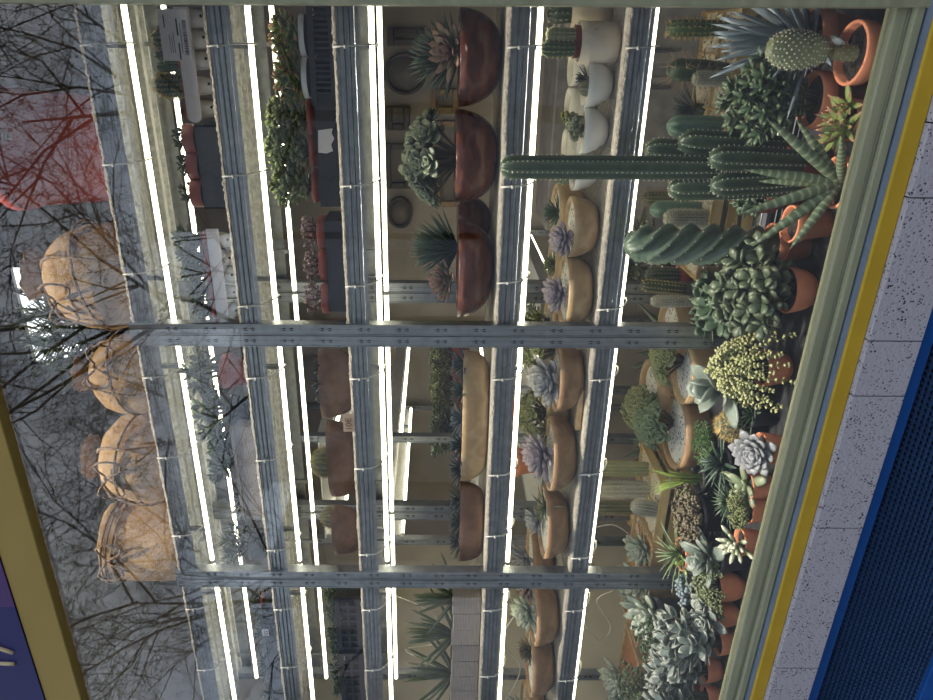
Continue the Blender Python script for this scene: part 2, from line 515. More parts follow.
    def bush(s, n, hgt, rad, L, W, T, prof='spoon', pairs=5, rng=RN, stem=None, lean=0.6, curl=0.05, start=0.3, sr=0.004, edge=False, droop=0.0, end=4, nseg=4):
        for i in range(n):
            a = i * 2.39996 + rng.uniform(-.3, .3)
            q = math.sqrt((i + 0.5) / n)
            tgt = Vector((math.cos(a) * rad * q, math.sin(a) * rad * q, hgt * (1 - 0.45 * q * q * lean) * rng.uniform(0.85, 1.05)))
            if droop:
                tgt.z -= droop * q * rng.uniform(0.6, 1.3)
            st = Vector((tgt.x * 0.15, tgt.y * 0.15, 0))
            pts = []
            for j in range(5):
                u = j / 4
                pt = st.lerp(tgt, u)
                pt.z = st.z + (tgt.z - st.z) * (u ** 0.8 if not droop else math.sin(u * PI * 0.5)) + (droop * 0.9 * math.sin(PI * u) if droop else 0)
                pts.append(pt)
            (stem if stem else s).tube(pts, sr, 4, taper=0.5)
            for j in range(pairs):
                u = start + (1 - start) * (j + 0.5) / pairs
                b = u * 4
                k = min(3, int(b))
                pt = pts[k].lerp(pts[k + 1], b - k)
                d0 = (pts[k + 1] - pts[k]).normalized()
                sd = d0.orthogonal().normalized()
                rot = Matrix.Rotation(j * 1.57 + a, 3, d0)
                sd = rot @ sd
                for sg in (1, -1):
                    d = (sd * sg + d0 * rng.uniform(0.25, 0.75)).normalized()
                    k2 = rng.uniform(0.75, 1.12)
                    s.leaf(pt, d, d0, L * k2, W * k2, T, prof, curl, nseg, 0, edge)
            d0 = (pts[4] - pts[3]).normalized()
            for j in range(end):
                sd = Matrix.Rotation(j * 6.283 / max(1, end) + a, 3, d0) @ d0.orthogonal().normalized()
                d = (sd + d0 * 0.9).normalized()
                s.leaf(pts[4], d, d0 - sd, L * 0.8, W * 0.8, T, prof, curl, nseg, 0, edge)
        return s
    # -- cacti
    def cactus(s, hgt, r, ribs=10, depth=0.16, twist=0.0, sp=None, sl=0.008, ns=5, step=0.012, p=(0, 0, 0), d=(0, 0, 1), nz=16, waist=0.85, srad=0.0009, fuzz=False, blob=0.0, rng=RN, bend=0.0, sharp=False):
        p, d = Vector(p), Vector(d).normalized()
        q = Vector((0, 0, 1)).rotation_difference(d).to_matrix()
        seg = ribs * (8 if sharp else 4)
        def prof(u):
            base = waist + (1 - waist) * min(1, u * 2.2)
            tipq = max(0.0, (u * hgt - (hgt - r * 1.3)) / (r * 1.3))
            return r * base * math.sqrt(max(0.0, 1 - tipq * tipq))
        def pt(u, a, k=1.0):
            rr = prof(u) * (1 + depth * ((1 - 2 * abs(math.sin(ribs * (a + twist * u) / 2)) ** 0.8) if sharp else math.cos(ribs * (a + twist * u)))) * k
            off = bend * hgt * u * u
            return p + q @ Vector((rr * math.cos(a) + off, rr * math.sin(a), u * hgt))
        v, f, t = [], [], []
        us = [j / nz * 0.86 for j in range(nz)] + [0.86 + 0.14 * (1 - (1 - j / 7) ** 2) for j in range(8)]
        if hgt < 3 * r:
            us = [1 - (1 - j / 18) ** 1.7 for j in range(19)]
        for u in us:
            for i in range(seg):
                a = 2 * PI * i / seg
                v.append(pt(u, a)[:])
                t.append(0.5 + 0.5 * math.cos(ribs * (a + twist * u)))
        n = len(us)
        for j in range(n - 1):
            for i in range(seg):
                i2 = (i + 1) % seg
                f.append((j * seg + i, j * seg + i2, (j + 1) * seg + i2, (j + 1) * seg + i))
        s.add(v, f, t)
        if sp is not None:
            m = max(2, int(hgt / step))
            for j in range(m):
                u = min(0.995, (j + 0.5) / m)
                for k in range(ribs):
                    a = 2 * PI * k / ribs - twist * u
                    c0 = pt(u, a, 1.01)
                    o_ = (pt(u, a, 1.4) - pt(u, a, 0.6))
                    if o_.length < 1e-5:
                        o_ = d.copy()
                    o_ = (o_.normalized() + d * (0.9 if u > 0.9 else 0.1)).normalized()
                    if blob:
                        sp.blob(c0, blob)
                    for z in range(ns):
                        dv = (o_ * rng.uniform(0.35, 1) + Vector((rng.uniform(-1, 1), rng.uniform(-1, 1), rng.uniform(-.7, 1))) * (0.55 if not fuzz else 0.8)).normalized()
                        sp.cone(c0, dv, sl * rng.uniform(0.6, 1.15), srad)
        return s
    def pad(s, hgt, wid, thk, p, d=(0, 0, 1), face=(0, -1, 0), sp=None, sl=0.007, dots=9, neck=0.25, rng=RN, dot=0.0022):
        p, d, fc = Vector(p), Vector(d).normalized(), Vector(face)
        sd = d.cross(fc).normalized()
        fc = sd.cross(d).normalized()
        nz, seg = 14, 18
        def wid_(u):
            if u > 0.6:
                return wid / 2 * math.sqrt(max(0.0, 1 - ((u - 0.6) / 0.4) ** 2))
            q = u / 0.6
            return wid / 2 * (min(1.0, neck) * (1 - q) + q + 0.18 * math.sin(PI * q)) if neck < 1.1 else wid / 2 * (1 + 0.1 * math.sin(PI * q))
        v, f = [], []
        for j in range(nz + 1):
            u = 1 - (1 - j / nz) ** 1.7
            ww = max(0.0004, wid_(u))
            tt = thk / 2 * (0.45 + 0.55 * ww / (wid / 2))
            if u > 0.98:
                ww, tt = 0.0006, 0.0006
            for i in range(seg):
                a = 2 * PI * i / seg
                v.append((p + d * hgt * u + sd * ww * math.cos(a) + fc * min(tt, ww) * math.sin(a))[:])
        for j in range(nz):
            for i in range(seg):
                i2 = (i + 1) % seg
                f.append((j * seg + i, j * seg + i2, (j + 1) * seg + i2, (j + 1) * seg + i))
        f.append(tuple(range(seg - 1, -1, -1)))
        s.add(v, f)
        if sp is not None:
            for j in range(1, dots * 2):
                u = j / (dots * 2)
                ww = wid_(u)
                n = max(1, int(dots * ww / (wid / 2)))
                for i in range(n):
                    a = PI * (i + (0.5 if j % 2 else 0.0)) / n
                    for sg in (1, -1):
                        tt = min(ww, thk / 2 * (0.45 + 0.55 * ww / (wid / 2)))
                        c0 = p + d * hgt * u + sd * ww * math.cos(a) + fc * sg * tt * math.sin(a) * 1.01
                        nn = (sd * math.cos(a) * 0.5 + fc * sg * math.sin(a)).normalized()
                        sp.blob(c0, dot)
                        for z in range(3):
                            sp.cone(c0, nn + Vector((rng.uniform(-1, 1), rng.uniform(-1, 1), rng.uniform(-.5, 1))) * 0.6, sl * rng.uniform(.6, 1.1), 0.0005)
        return s

# ---------------------------------------------------------------- scene bookkeeping
def tag(o, label, cat, group=None, kind=None):
    o['label'] = label
    o['category'] = cat
    if group:
        o['group'] = group
    if kind:
        o['kind'] = kind
    return o
def thing(name, label, cat, loc=(0, 0, 0), group=None, rz=0.0):
    o = bpy.data.objects.new(name, None)
    o.empty_display_size = 0.05
    COL.objects.link(o)
    o.location = loc
    o.rotation_euler = (0, 0, rz)
    return tag(o, label, cat, group)
def struct(name, m, mt, bevel=0.0, smooth=False):
    o = m.build(name, mt, None, smooth, bevel=bevel)
    o['kind'] = 'structure'
    return o
def text_mesh_(txt, size, mt, parent, name, M4, extrude=0.0004):
    cu = bpy.data.curves.new(name, 'FONT')
    cu.body = txt
    cu.size = size
    cu.extrude = extrude
    cu.align_x = 'CENTER'
    cu.align_y = 'CENTER'
    o = bpy.data.objects.new(name, cu)
    COL.objects.link(o)
    cu.materials.append(mt)
    o.parent = parent
    o.matrix_local = M4
    return o
def text_mesh(txt, size, mt, parent, name, M4):
    c = text_mesh_(txt, size, mt, None, name, Matrix.Identity(4))
    me = bpy.data.meshes.new_from_object(c)
    me.name = name
    bpy.data.objects.remove(c)
    o = bpy.data.objects.new(name, me)
    COL.objects.link(o)
    o.parent = parent
    o.matrix_local = M4
    return o
FRONT = Matrix.Rotation(PI / 2, 4, 'X')      # text that faces the street
# ---------------------------------------------------------------- the shell of the shop and the street front
WY = 1.35                     # plane of the shop window
FY = 1.80                     # front of the shelving
BY = 2.20                     # rear of the shelving
XR, XL = 0.045, -2.75         # right and left ends of the glass
BASE = H - 0.92               # display bench behind the sill
S = {1: H + 0.838, 2: H + 0.540, 3: H + 0.242, 4: H - 0.168, 5: H - 0.447, 6: H - 0.86}

struct('floor', MB().box(-3.3, 1.1, 1.42, 4.1, -0.1, 0.0), FLOORM)
struct('ceiling', MB().box(-3.3, 1.1, 1.42, 4.1, 4.35, 4.45), CEILM)
bw = MB()
wx0, wx1, wz0, wz1 = XY(366, 4.0), XY(268, 4.0), 3.72, 4.10
bw.box(-3.3, wx0, 4.0, 4.1, 0, 4.35).box(wx1, 1.1, 4.0, 4.1, 0, 4.35).box(wx0, wx1, 4.0, 4.1, 0, wz0).box(wx0, wx1, 4.0, 4.1, wz1, 4.35)
struct('wall_back', bw, TAUPE)
struct('wall_left', MB().box(-3.35, -3.25, 1.42, 4.0, 0, 4.35), BEIGE)
struct('wall_right', MB().box(1.0, 1.1, 1.42, 4.0, 0, 4.35), TAUPE)
wn = MB().box(wx0, wx1, 4.03, 4.04, wz0, wz1)
w2 = struct('window_2', wn, emit('daylit_pane', (0.95, 0.97, 1.0), 1.8))
w2['label'] = 'small daylit window high in the back wall'
fr2 = MB()
for k in range(5):
    x = wx0 + (wx1 - wx0) * k / 4
    fr2.box(x - 0.012, x + 0.012, 4.0, 4.03, wz0, wz1)
for z in (wz0, wz0 + 0.2, wz1):
    fr2.box(wx0, wx1, 4.0, 4.028, z - 0.012, z + 0.012)
fr2.build('window_bars', FRAMED, w2, False)

fw = MB()
fw.box(XR + 0.10, 1.1, 1.36, 1.42, 0, 4.45).box(-3.35, XL - 0.10, 1.36, 1.42, 0, 4.45)
fw.box(XL - 0.10, XR + 0.10, 1.37, 1.42, H + 1.06, 4.45)
fw.box(XL - 0.10, XR + 0.10, 1.38, 1.42, H - 1.06, H - 0.86).box(XL - 0.10, XR + 0.10, 1.42, 1.46, 0, H - 1.06)
struct('wall_front', fw, STONE)
# display bench inside
struct('trim_4', MB().box(-3.25, 1.0, 1.44, 2.3, BASE - 0.04, BASE), BENCH)

# olive timber frame round the pane
def frame_run(m, x0, x1, z0, z1, vert):
    if vert:
        m.box(x0, x1, 1.325, 1.40, z0, z1, 0)
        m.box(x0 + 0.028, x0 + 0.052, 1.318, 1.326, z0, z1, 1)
        m.box(x0 + 0.056, x1, 1.308, 1.326, z0, z1, 0)
    else:
        m.box(x0, x1, 1.340, 1.372, z0 + 0.023, z1, 0)
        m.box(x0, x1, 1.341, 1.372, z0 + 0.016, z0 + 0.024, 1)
        m.box(x0, x1, 1.330, 1.372, z0, z0 + 0.017, 0)
sill = MB()
frame_run(sill, XL - 0.1, XR + 0.10, H - 0.836, H - 0.790, False)
struct('trim_1', sill, [OLIVE, OLIVED], bevel=0.003)
jb = MB()
frame_run(jb, XR, XR + 0.10, H - 0.845, H + 1.06, True)
struct('trim_2', jb, [OLIVE, OLIVED], bevel=0.003)
jl = MB().box(XL - 0.10, XL, 1.325, 1.40, H - 0.866, H + 1.06)
struct('trim_3', jl, OLIVE, bevel=0.003)
g = MB().box(XL, XR, 1.352, 1.360, H - 0.80, H + 0.975).build('window_1', glassmat(), None, False)
g['kind'] = 'structure'
g['label'] = 'large clear shop window reflecting bare trees and winter sky'
struct('trim_5', MB().box(XL - 0.1, XR + 0.1, 1.335, 1.372, H + 0.953, H + 1.050), YELLOWT, bevel=0.003)
struct('trim_6', MB().box(XL - 0.1, XR + 0.16, 1.324, 1.37, H - 0.847, H - 0.8385), ALU)
struct('trim_7', MB().box(XL - 0.1, XR + 0.3, 1.318, 1.38, H - 0.881, H - 0.847), YELLOW, bevel=0.003)
led = MB()
jn = [(XY(yy, 1.31)) for yy in (120, 195, 338, 393, 525, 665, 760)]
xs = [1.1] + jn + [XL - 0.6]
for a, b in zip(xs[:-1], xs[1:]):
    led.box(b + 0.0012, a - 0.0012, 1.305, 1.38, H - 0.990, H - 0.881)
struct('trim_8', led, STONE, bevel=0.0015)

# fascia sign over the window
sg = thing('fascia_sign', 'blue and purple painted shop sign above the yellow frame', 'sign', (-1.4, 1.332, H + 1.052))
def sb(x0, x1, z0, z1, y0=0.0, y1=0.04):
    return MB().box(x0 + 1.4, x1 + 1.4, y0, y1, z0 - H - 1.052, z1 - H - 1.052)
xs_ = XY(610, 1.33)
sb(-3.2, xs_, H + 1.0505, H + 1.6).build('blue_panel', SIGNB, sg, False)['label'] = 'deep blue half of the sign'
sb(xs_, 0.6, H + 1.0505, H + 1.6).build('purple_panel', SIGNP, sg, False)['label'] = 'purple half of the sign'
for yy0, yy1, x1 in ((647, 656, 13), (666, 667, 14.5)):
    q = MB()
    pts = []
    for k in range(6):
        u = k / 5
        yy = yy0 + (yy1 - yy0) * u
        xx = -14 + (x1 + 14) * u
        pts.append((XY(yy, 1.328) + 1.4, -0.001, ZZ(xx, yy, 1.33) - H - 1.052))
    q.tube(pts, 0.0055, 8)
    q.build('letter_stroke', SIGNL, sg)['label'] = 'pale hand-painted letter stroke'

# blue expanded-metal grille under the ledge
gr = thing('ventilation_grille', 'blue expanded metal grille in a blue frame below the stone ledge', 'grille', (-1.3, 1.335, H - 1.327))
gm = MB()
z0, z1 = H - 1.055, H - 1.325
gm.box(-1.5, 1.3, 0.0, 0.03, 0.290, 0.345).box(-1.5, 1.3, 0.0, 0.03, -0.05, 0.015).box(-1.5, -1.46, 0, 0.03, 0.0, 0.3).box(1.26, 1.3, 0, 0.03, 0, 0.3)
gm.build('frame', BLUE, gr, False, bevel=0.003)
mm = MB()
cw, ch = 0.0150, 0.0132
nx, nz_ = int(2.72 / cw), int(0.275 / ch)
for j in range(nz_):
    for i in range(nx):
        x = -1.46 + i * cw + (0.5 * cw if j % 2 else 0)
        z = 0.0155 + j * ch
        o = [(x, 0.012, z), (x + cw, 0.012, z), (x + cw, 0.012, z + ch), (x, 0.012, z + ch)]
        a, b = 0.0045, 0.0042
        k = 0.0024
        n = [(x + a - k, 0.017, z + b), (x + cw - a - k, 0.017, z + b), (x + cw - a + k, 0.017, z + ch - b), (x + a + k, 0.017, z + ch - b)]
        n = [(x + 0.0026 - k, 0.019, z + 0.0026), (x + cw - 0.0042 - k, 0.019, z + 0.0026), (x + cw - 0.0026 + k, 0.019, z + ch - 0.0026), (x + 0.0042 + k, 0.019, z + ch - 0.0026)]
        mm.add(o + n, [(0, 1, 5, 4), (1, 2, 6, 5), (2, 3, 7, 6), (3, 0, 4, 7)])
mm.build('mesh_panel', BLUEM, gr, False)
MB().box(-1.48, 1.28, 0.055, 0.06, -0.03, 0.30).build('mesh_void_shade', DARK, gr, False)  # near-black sheet standing in for the shade behind the mesh

# ---------------------------------------------------------------- shelving racks
NAMES = {1: 'topmost', 2: 'second', 3: 'middle', 4: 'fourth', 5: 'lowest lit'}
def post_mb(h):
    m = MB()
    m.box(-0.016, 0.016, 0.0, 0.003, 0, h, 0)
    m.box(-0.016, -0.0135, -0.004, 0.03, 0, h, 0).box(0.0135, 0.016, -0.004, 0.03, 0, h, 0)
    m.box(-0.001, 0.001, -0.0015, 0.0, 0, h, 0)
    z = 0.03
    k = 0
    while z < h - 0.03:
        if k % 3 != 2:
            a = [( -0.0035, -0.0007, z), (0.0035, -0.0007, z), (0.005, -0.0007, z + 0.004), (0.0035, -0.0007, z + 0.009), (0.0018, -0.0007, z + 0.011), (0.0014, -0.0007, z + 0.017), (-0.0014, -0.0007, z + 0.017), (-0.0018, -0.0007, z + 0.011), (-0.0035, -0.0007, z + 0.009), (-0.005, -0.0007, z + 0.004)]
            b = [(x, 0.0005, zz) for x, _, zz in a]
            n = len(a)
            m.add(a + b, [tuple(range(n))] + [(i, (i + 1) % n, n + (i + 1) % n, n + i) for i in range(n)], mi=1)
        z += 0.021 if k % 3 == 0 else 0.043
        k += 1
    return m
def beam_mb(L):
    p = [(0.022, 0.003), (0.022, 0.0), (0.0, 0.0), (0.0, -0.010), (0.003, -0.013), (0.003, -0.021), (-0.001, -0.0235), (0.003, -0.026), (0.003, -0.034), (-0.001, -0.0365), (0.003, -0.039), (0.003, -0.047), (0.0, -0.050), (0.0, -0.060)]
    m = MB()
    n = len(p)
    m.add([(-L / 2, y, z) for y, z in p] + [(L / 2, y, z) for y, z in p], [(i, i + 1, n + i + 1, n + i) for i in range(n - 1)])
    return m
def liner_mb(L, rng):
    m = MB()
    n = int(L / 0.006)
    v, f = [], []
    for i in range(n + 1):
        x = -L / 2 + L * i / n
        e = 0.0015 + 0.0030 * math.sin(i * 0.21 + rng.random()) * rng.random() + rng.uniform(-.0015, .0015)
        v += [(x, -0.0035 - rng.random() * .0015, -0.004 - rng.random() * .003), (x, -0.003, e), (x, 0.012, 0.0035), (x, 0.36, 0.003)]
    for i in range(n):
        for j in range(3):
            f.append((i * 4 + j, i * 4 + j + 1, i * 4 + 5 + j, i * 4 + 4 + j))
    return m.add(v, f)
def tie_mb(x, low):
    m = MB()
    pts = [(x, -0.004, 0.002), (x + 0.002, -0.006, -0.02), (x + 0.004, -0.006, -0.05), (x + 0.006, 0.01, -0.072), (x + 0.006, 0.05, -0.092), (x + 0.006, 0.078, -0.097), (x + 0.004, 0.089, -0.086), (x + 0.002, 0.084, -0.072)]
    m.tube(pts, 0.0023, 5)
    m.box(x - 0.003, x + 0.005, -0.010, -0.004, -0.030, -0.024)
    return m
SECT = [('right', -0.766, 0.108), ('middle', -1.641, -0.768), ('left', -2.515, -1.643)]
POST = post_mb(S[1] + 0.012 - BASE)
post_src = None
for sname, x0, x1 in SECT:
    L = x1 - x0
    xc = (x0 + x1) / 2
    rk = thing('storage_rack', 'galvanised five-tier shelving rack forming the %s bay behind the window' % sname, 'shelving rack', (xc, FY, BASE), 'galvanised racks side by side')
    for px_ in (-L / 2 + 0.0165, L / 2 - 0.0165):
        for py_ in (-0.006, BY - FY - 0.05):
            if post_src is None:
                po = post_src = POST.build('post', [GALVD, SLOT], rk, False)
            else:
                po = post_src.copy()
                COL.objects.link(po)
                po.parent = rk
            po.location = (px_, py_, 0)
    for k in (1, 2, 3, 4, 5, 6):
        z = S[k] - BASE
        sh = MB()
        sh.box(-L / 2 + 0.002, L / 2 - 0.002, 0.02, BY - FY, -0.006, -0.002)
        for q in range(6):
            yq = 0.07 + q * 0.058
            sh.box(-L / 2 + 0.004, L / 2 - 0.004, yq, yq + 0.007, -0.020, -0.006)
        so = sh.build('shelf', PANELM, rk, False, (0, 0, z))
        beam_mb(L - 0.004).build('front_beam', GALV if k < 6 else GREYP, so, False)  # bottom beam darker: the shade down there is put into its colour
        if k < 6:
            liner_mb(L - 0.01, RN).build('liner', LINER, so)
        bb = MB().box(-L / 2 + 0.002, L / 2 - 0.002, BY - FY, BY - FY + 0.003, -0.05, 0.0)
        bb.build('rear_beam', GALV, so, False)
    for k in (1, 2, 3, 4, 5):
        for rear in (0, 1):
            yy = FY + 0.078 if not rear else BY - 0.05
            t = MB()
            a = Matrix.Rotation(PI / 2, 4, 'Y')
            t.X = a
            t.lathe([(0.0070, -L / 2 + 0.004), (0.0070, L / 2 - 0.004)], 12, cap1=True)
            lab = 'white light tube along the %s edge under the %s shelf, %s bay' % ('rear' if rear else 'front', NAMES[k], sname)
            to = t.build('light_tube', LED, None, True, (xc, yy, S[k] - 0.083))
            tag(to, lab, 'light tube', 'light tubes tied under the shelves')
            for sx_ in (-1, 1):
                e = MB()
                e.X = a
                e.lathe([(0.0082, sx_ * (L / 2 - 0.003) - 0.0028), (0.0082, sx_ * (L / 2 - 0.003) + 0.0028)], 12, cap1=True)
                e.build('end_cap', WHITEP, to)
                MB().box(sx_ * 0.3 - 0.006, sx_ * 0.3 + 0.006, -0.006, 0.006, 0.005, 0.066).build('clip', GALV, to, False)
            if not rear:
                for q in (-0.31 + 0.05 * math.sin(k * 2.3 + xc), 0.03 * math.cos(k + xc), 0.3):
                    tm = tie_mb(q, 0)
                    tm.build('cable_tie', TIE, to, True, (0, -0.078, 0.083))

# ---------------------------------------------------------------- a rack running away from the window, deeper in the shop
bx0, bx1, by0, by1 = -2.18, -1.60, 2.62, 3.92
def crosswise(x0, x1, y0, y1, ks, zs, word):
    w_, d_ = (x1 - x0) / 2, (y1 - y0) / 2
    rk = thing('storage_rack', 'galvanised %s rack standing crosswise deeper in the shop' % word, 'shelving rack', ((x0 + x1) / 2, (y0 + y1) / 2, 0))
    for px_ in (-w_ + 0.01, w_ - 0.01):
        for py_ in (-d_, d_ - 0.01):
            po = post_src.copy()
            COL.objects.link(po)
            po.parent = rk
            po.location = (px_, py_, 0)
            po.scale = (1, 1, zs)
    for k in ks:
        z = S[k] - 0.03
        MB().box(-w_, w_, -d_, d_, -0.006, 0).box(-w_ - 0.005, -w_, -d_, d_, -0.05, 0.004).box(w_, w_ + 0.005, -d_, d_, -0.05, 0.004).build('shelf', PANELM, rk, False, (0, 0, z))
        for sx_ in (-1, 1):
            t = MB()
            t.X = Matrix.Rotation(PI / 2, 4, 'X')
            t.lathe([(0.008, -d_ + 0.03), (0.008, d_ - 0.03)], 10, cap1=True)
            to = t.build('light_tube', LED, None, True, ((x0 + x1) / 2 + sx_ * (w_ - 0.02), (y0 + y1) / 2, z - 0.063))
            tag(to, 'light tube on the %s side under the %s shelf of the %s crosswise rack' % ('left' if sx_ < 0 else 'right', NAMES[k], word), 'light tube', 'light tubes of the crosswise racks')
            for q in (-1, 1):
                e = MB()
                e.X = t.X
                e.lathe([(0.0098, q * (d_ - 0.03) - 0.012), (0.0098, q * (d_ - 0.03) + 0.012)], 10, cap1=True)
                e.build('end_cap', WHITEP, to)
                MB().box(-0.006, 0.006, q * d_ * 0.6 - 0.008, q * d_ * 0.6 + 0.008, 0.006, 0.055).build('clip', GALV, to, False)
    return rk
crosswise(bx0, bx1, by0, by1, (2, 3, 4, 5), 1.36, 'tall')
crosswise(-1.58, -1.02, 3.0, 3.92, (5,), 0.66, 'low')

# ---------------------------------------------------------------- added out-of-view spotlights that brighten the bench plants and top-shelf sacks
def added_spot(label, x, y, tx, ty, tz, power, ang, blend):
    zc = 4.20
    root = thing('added_spotlight', label, 'spotlight', (x, y, zc), 'added spotlights out of view above the display')
    d = (Vector((tx, ty, tz)) - Vector((x, y, zc))).normalized()
    q = Vector((0, 0, -1)).rotation_difference(d).to_matrix().to_4x4()
    MB().lathe([(0.045, 0.13), (0.045, 0.15)], 20, cap1=True).build('mount', WHITEP, root)
    MB().lathe([(0.008, 0.02), (0.008, 0.14)], 8, cap1=True).build('arm', WHITEP, root)
    m = MB()
    m.X = q
    m.lathe([(0.02, 0.05), (0.03, 0.045), (0.036, 0.0), (0.045, -0.06), (0.042, -0.06), (0.034, -0.005)], 24)
    m.build('housing', WHITEP, root)
    l = bpy.data.lights.new('added_spot_lamp', 'SPOT')
    l.energy = power
    l.spot_size = math.radians(ang)
    l.spot_blend = blend
    l.shadow_soft_size = 0.04
    l.color = (1.0, 0.93, 0.82)
    o = bpy.data.objects.new('added_spot_lamp', l)
    COL.objects.link(o)
    o.parent = root
    o.matrix_local = Matrix.Translation(d * 0.065) @ q
for i, (x, lab) in enumerate(((-0.15, 'added unseen spotlight brightening the prickly pear corner'), (-0.52, 'added unseen spotlight brightening the column cactus'), (-0.9, 'added unseen spotlight brightening the yellow sedum'), (-1.3, 'added unseen spotlight brightening the silvery rosette'), (-1.7, 'added unseen spotlight brightening the star plant'), (-2.1, 'added unseen spotlight brightening the felted silver plants'))):
    added_spot(lab, x, 1.47, x, 1.60, BASE + 0.1, 200 if i < 5 else 105, 17, 0.6)
added_spot('added unseen spotlight brightening the red bucket on the top shelf', -0.2, 1.47, -0.35, 2.0, S[1] + 0.15, 45, 50, 0.8)
added_spot('added unseen spotlight brightening the burlap sacks', -1.1, 1.47, -1.0, 2.0, S[1] + 0.15, 130, 62, 0.8)
added_spot('added unseen spotlight brightening the rolled burlap bundle', -1.75, 1.47, -1.7, 2.0, S[1] + 0.15, 100, 56, 0.8)
# ---------------------------------------------------------------- pots, plants and planters
def pot(root, kind, r, h, soil=None, z=0.0):
    mats = {'terra': TERRA, 'bulb': TERRA, 'dterra': TERRAD, 'black': BLACKP, 'grey': GREYP, 'white': WHITEP, 'red': TERRAD, 'birch': BIRCH, 'cup': CUPM}
    if kind in ('terra', 'dterra'):
        p = [(0.72 * r, 0), (0.90 * r, h * 0.70), (r * 0.99, h * 0.71), (r * 1.03, h * 0.74), (r * 1.05, h * 0.98), (r * 1.03, h), (r * 0.95, h), (r * 0.92, h * 0.97), (r * 0.88, h * 0.78)]
    elif kind == 'bulb':
        p = [(0.50 * r, 0), (0.72 * r, h * 0.10), (0.88 * r, h * 0.36), (0.97 * r, h * 0.68), (1.03 * r, h * 0.96), (1.02 * r, h), (0.95 * r, h), (0.90 * r, h * 0.80)]
    elif kind == 'birch':
        p = [(0.97 * r, 0), (r, h * 0.3), (0.98 * r, h * 0.7), (1.02 * r, h), (0.9 * r, h), (0.88 * r, h * 0.8)]
    elif kind == 'white':
        p = [(0.45 * r, 0), (0.62 * r, h * 0.08), (0.86 * r, h * 0.4), (0.98 * r, h * 0.75), (r, h), (0.93 * r, h), (0.86 * r, h * 0.8)]
    else:
        p = [(0.78 * r, 0), (0.97 * r, h * 0.86), (1.04 * r, h * 0.87), (1.05 * r, h), (0.95 * r, h), (0.9 * r, h * 0.82)]
    m = MB()
    m.X = Matrix.Translation((0, 0, z))
    m.lathe(p, 28, wob=0.02 if kind == 'birch' else 0)
    po = m.build('pot', mats[kind], root)
    s = MB()
    s.X = m.X
    sd = soil or SOIL
    s.lathe([(0.90 * r, h * 0.84), (0.6 * r, h * 0.87), (0.3 * r, h * 0.885), (0.001, h * 0.88)], 18, wob=0.02, cap0=False)
    s.build('gravel' if sd in (GRAVEL, PEBBLE) else 'soil', sd, root)
    return h * 0.87
def TM(z, tilt=0.0, rz=0.0, x=0.0, y=0.0):
    return Matrix.Translation((x, y, z)) @ Matrix.Rotation(math.radians(tilt), 4, 'X') @ Matrix.Rotation(rz, 4, 'Z')
def fol(root, mt, z, name='foliage', tilt=0.0, x=0.0, y=0.0):
    m = MB()
    m.X = TM(z, tilt, 0, x, y)
    m.root, m.mt, m.nm = root, mt, name
    return m
def done(m):
    return m.build(m.nm, m.mt, m.root)
def ros(root, mt, z, n, L, W, T=None, tilt=0.0, x=0.0, y=0.0, name='rosette', **kw):
    m = fol(root, mt, z, name, tilt, x, y)
    m.rosette(n, L, W, T or W * 0.3, **kw)
    return done(m)
def bush(root, mt, z, n, hgt, rad, L, W, T=None, tilt=0.0, x=0.0, y=0.0, stem=STEMM, **kw):
    m = fol(root, mt, z, 'foliage', tilt, x, y)
    s = fol(root, stem, z, 'stem', tilt, x, y)
    m.bush(n, hgt, rad, L, W, T or W * 0.35, stem=s, **kw)
    done(s)
    return done(m)
def cac(root, mt, z, hgt, r, spm=SPW, x=0.0, y=0.0, name='cactus_body', **kw):
    m = fol(root, mt, z, name, 0, x, y)
    s = fol(root, spm, z, 'spines', 0, x, y)
    m.cactus(hgt, r, sp=s, **kw)
    b = done(m)
    if s.v:
        s.build('spines', spm, b)
    return b
def aeo(root, mt, z, heads, hgt, rad, L, W, x=0.0, y=0.0, rng=RN, n=16):
    """clump of round leaf rosettes on short stems"""
    f = MB()
    s = fol(root, STEMM, z, 'stem', 0, x, y)
    B = Matrix.Translation((x, y, z))
    for i in range(heads):
        a = i * 2.39996 + rng.uniform(-.25, .25)
        q = math.sqrt((i + 0.4) / heads)
        e = Vector((rad * q * math.cos(a), rad * q * math.sin(a), hgt * math.sqrt(max(0.05, 1 - 0.75 * q * q)) * rng.uniform(0.88, 1.06)))
        s.tube([(e.x * 0.15, e.y * 0.15, 0), (e.x * 0.6, e.y * 0.6, e.z * 0.55), e[:]], 0.004, 5, taper=0.7)
        ax = Vector((e.x * 0.9, e.y * 0.9 - 0.012, hgt * 0.55)).normalized()
        f.X = B @ Matrix.Translation(e) @ Vector((0, 0, 1)).rotation_difference(ax).to_matrix().to_4x4()
        k = rng.uniform(0.85, 1.15)
        f.rosette(n, L * k, W * k, W * 0.22, 0, 78, 'spoon', 0.12, 0.4, L * 0.15, rng, cup=0.2)
    done(s)
    return f.build('foliage', mt, root)
def planted(name, label, cat, y, Y, z, kind, r, h, group=None, soil=None):
    root = thing(name, label, cat, (XY(y, Y), Y, z), group)
    return root, pot(root, kind, r, h, soil)
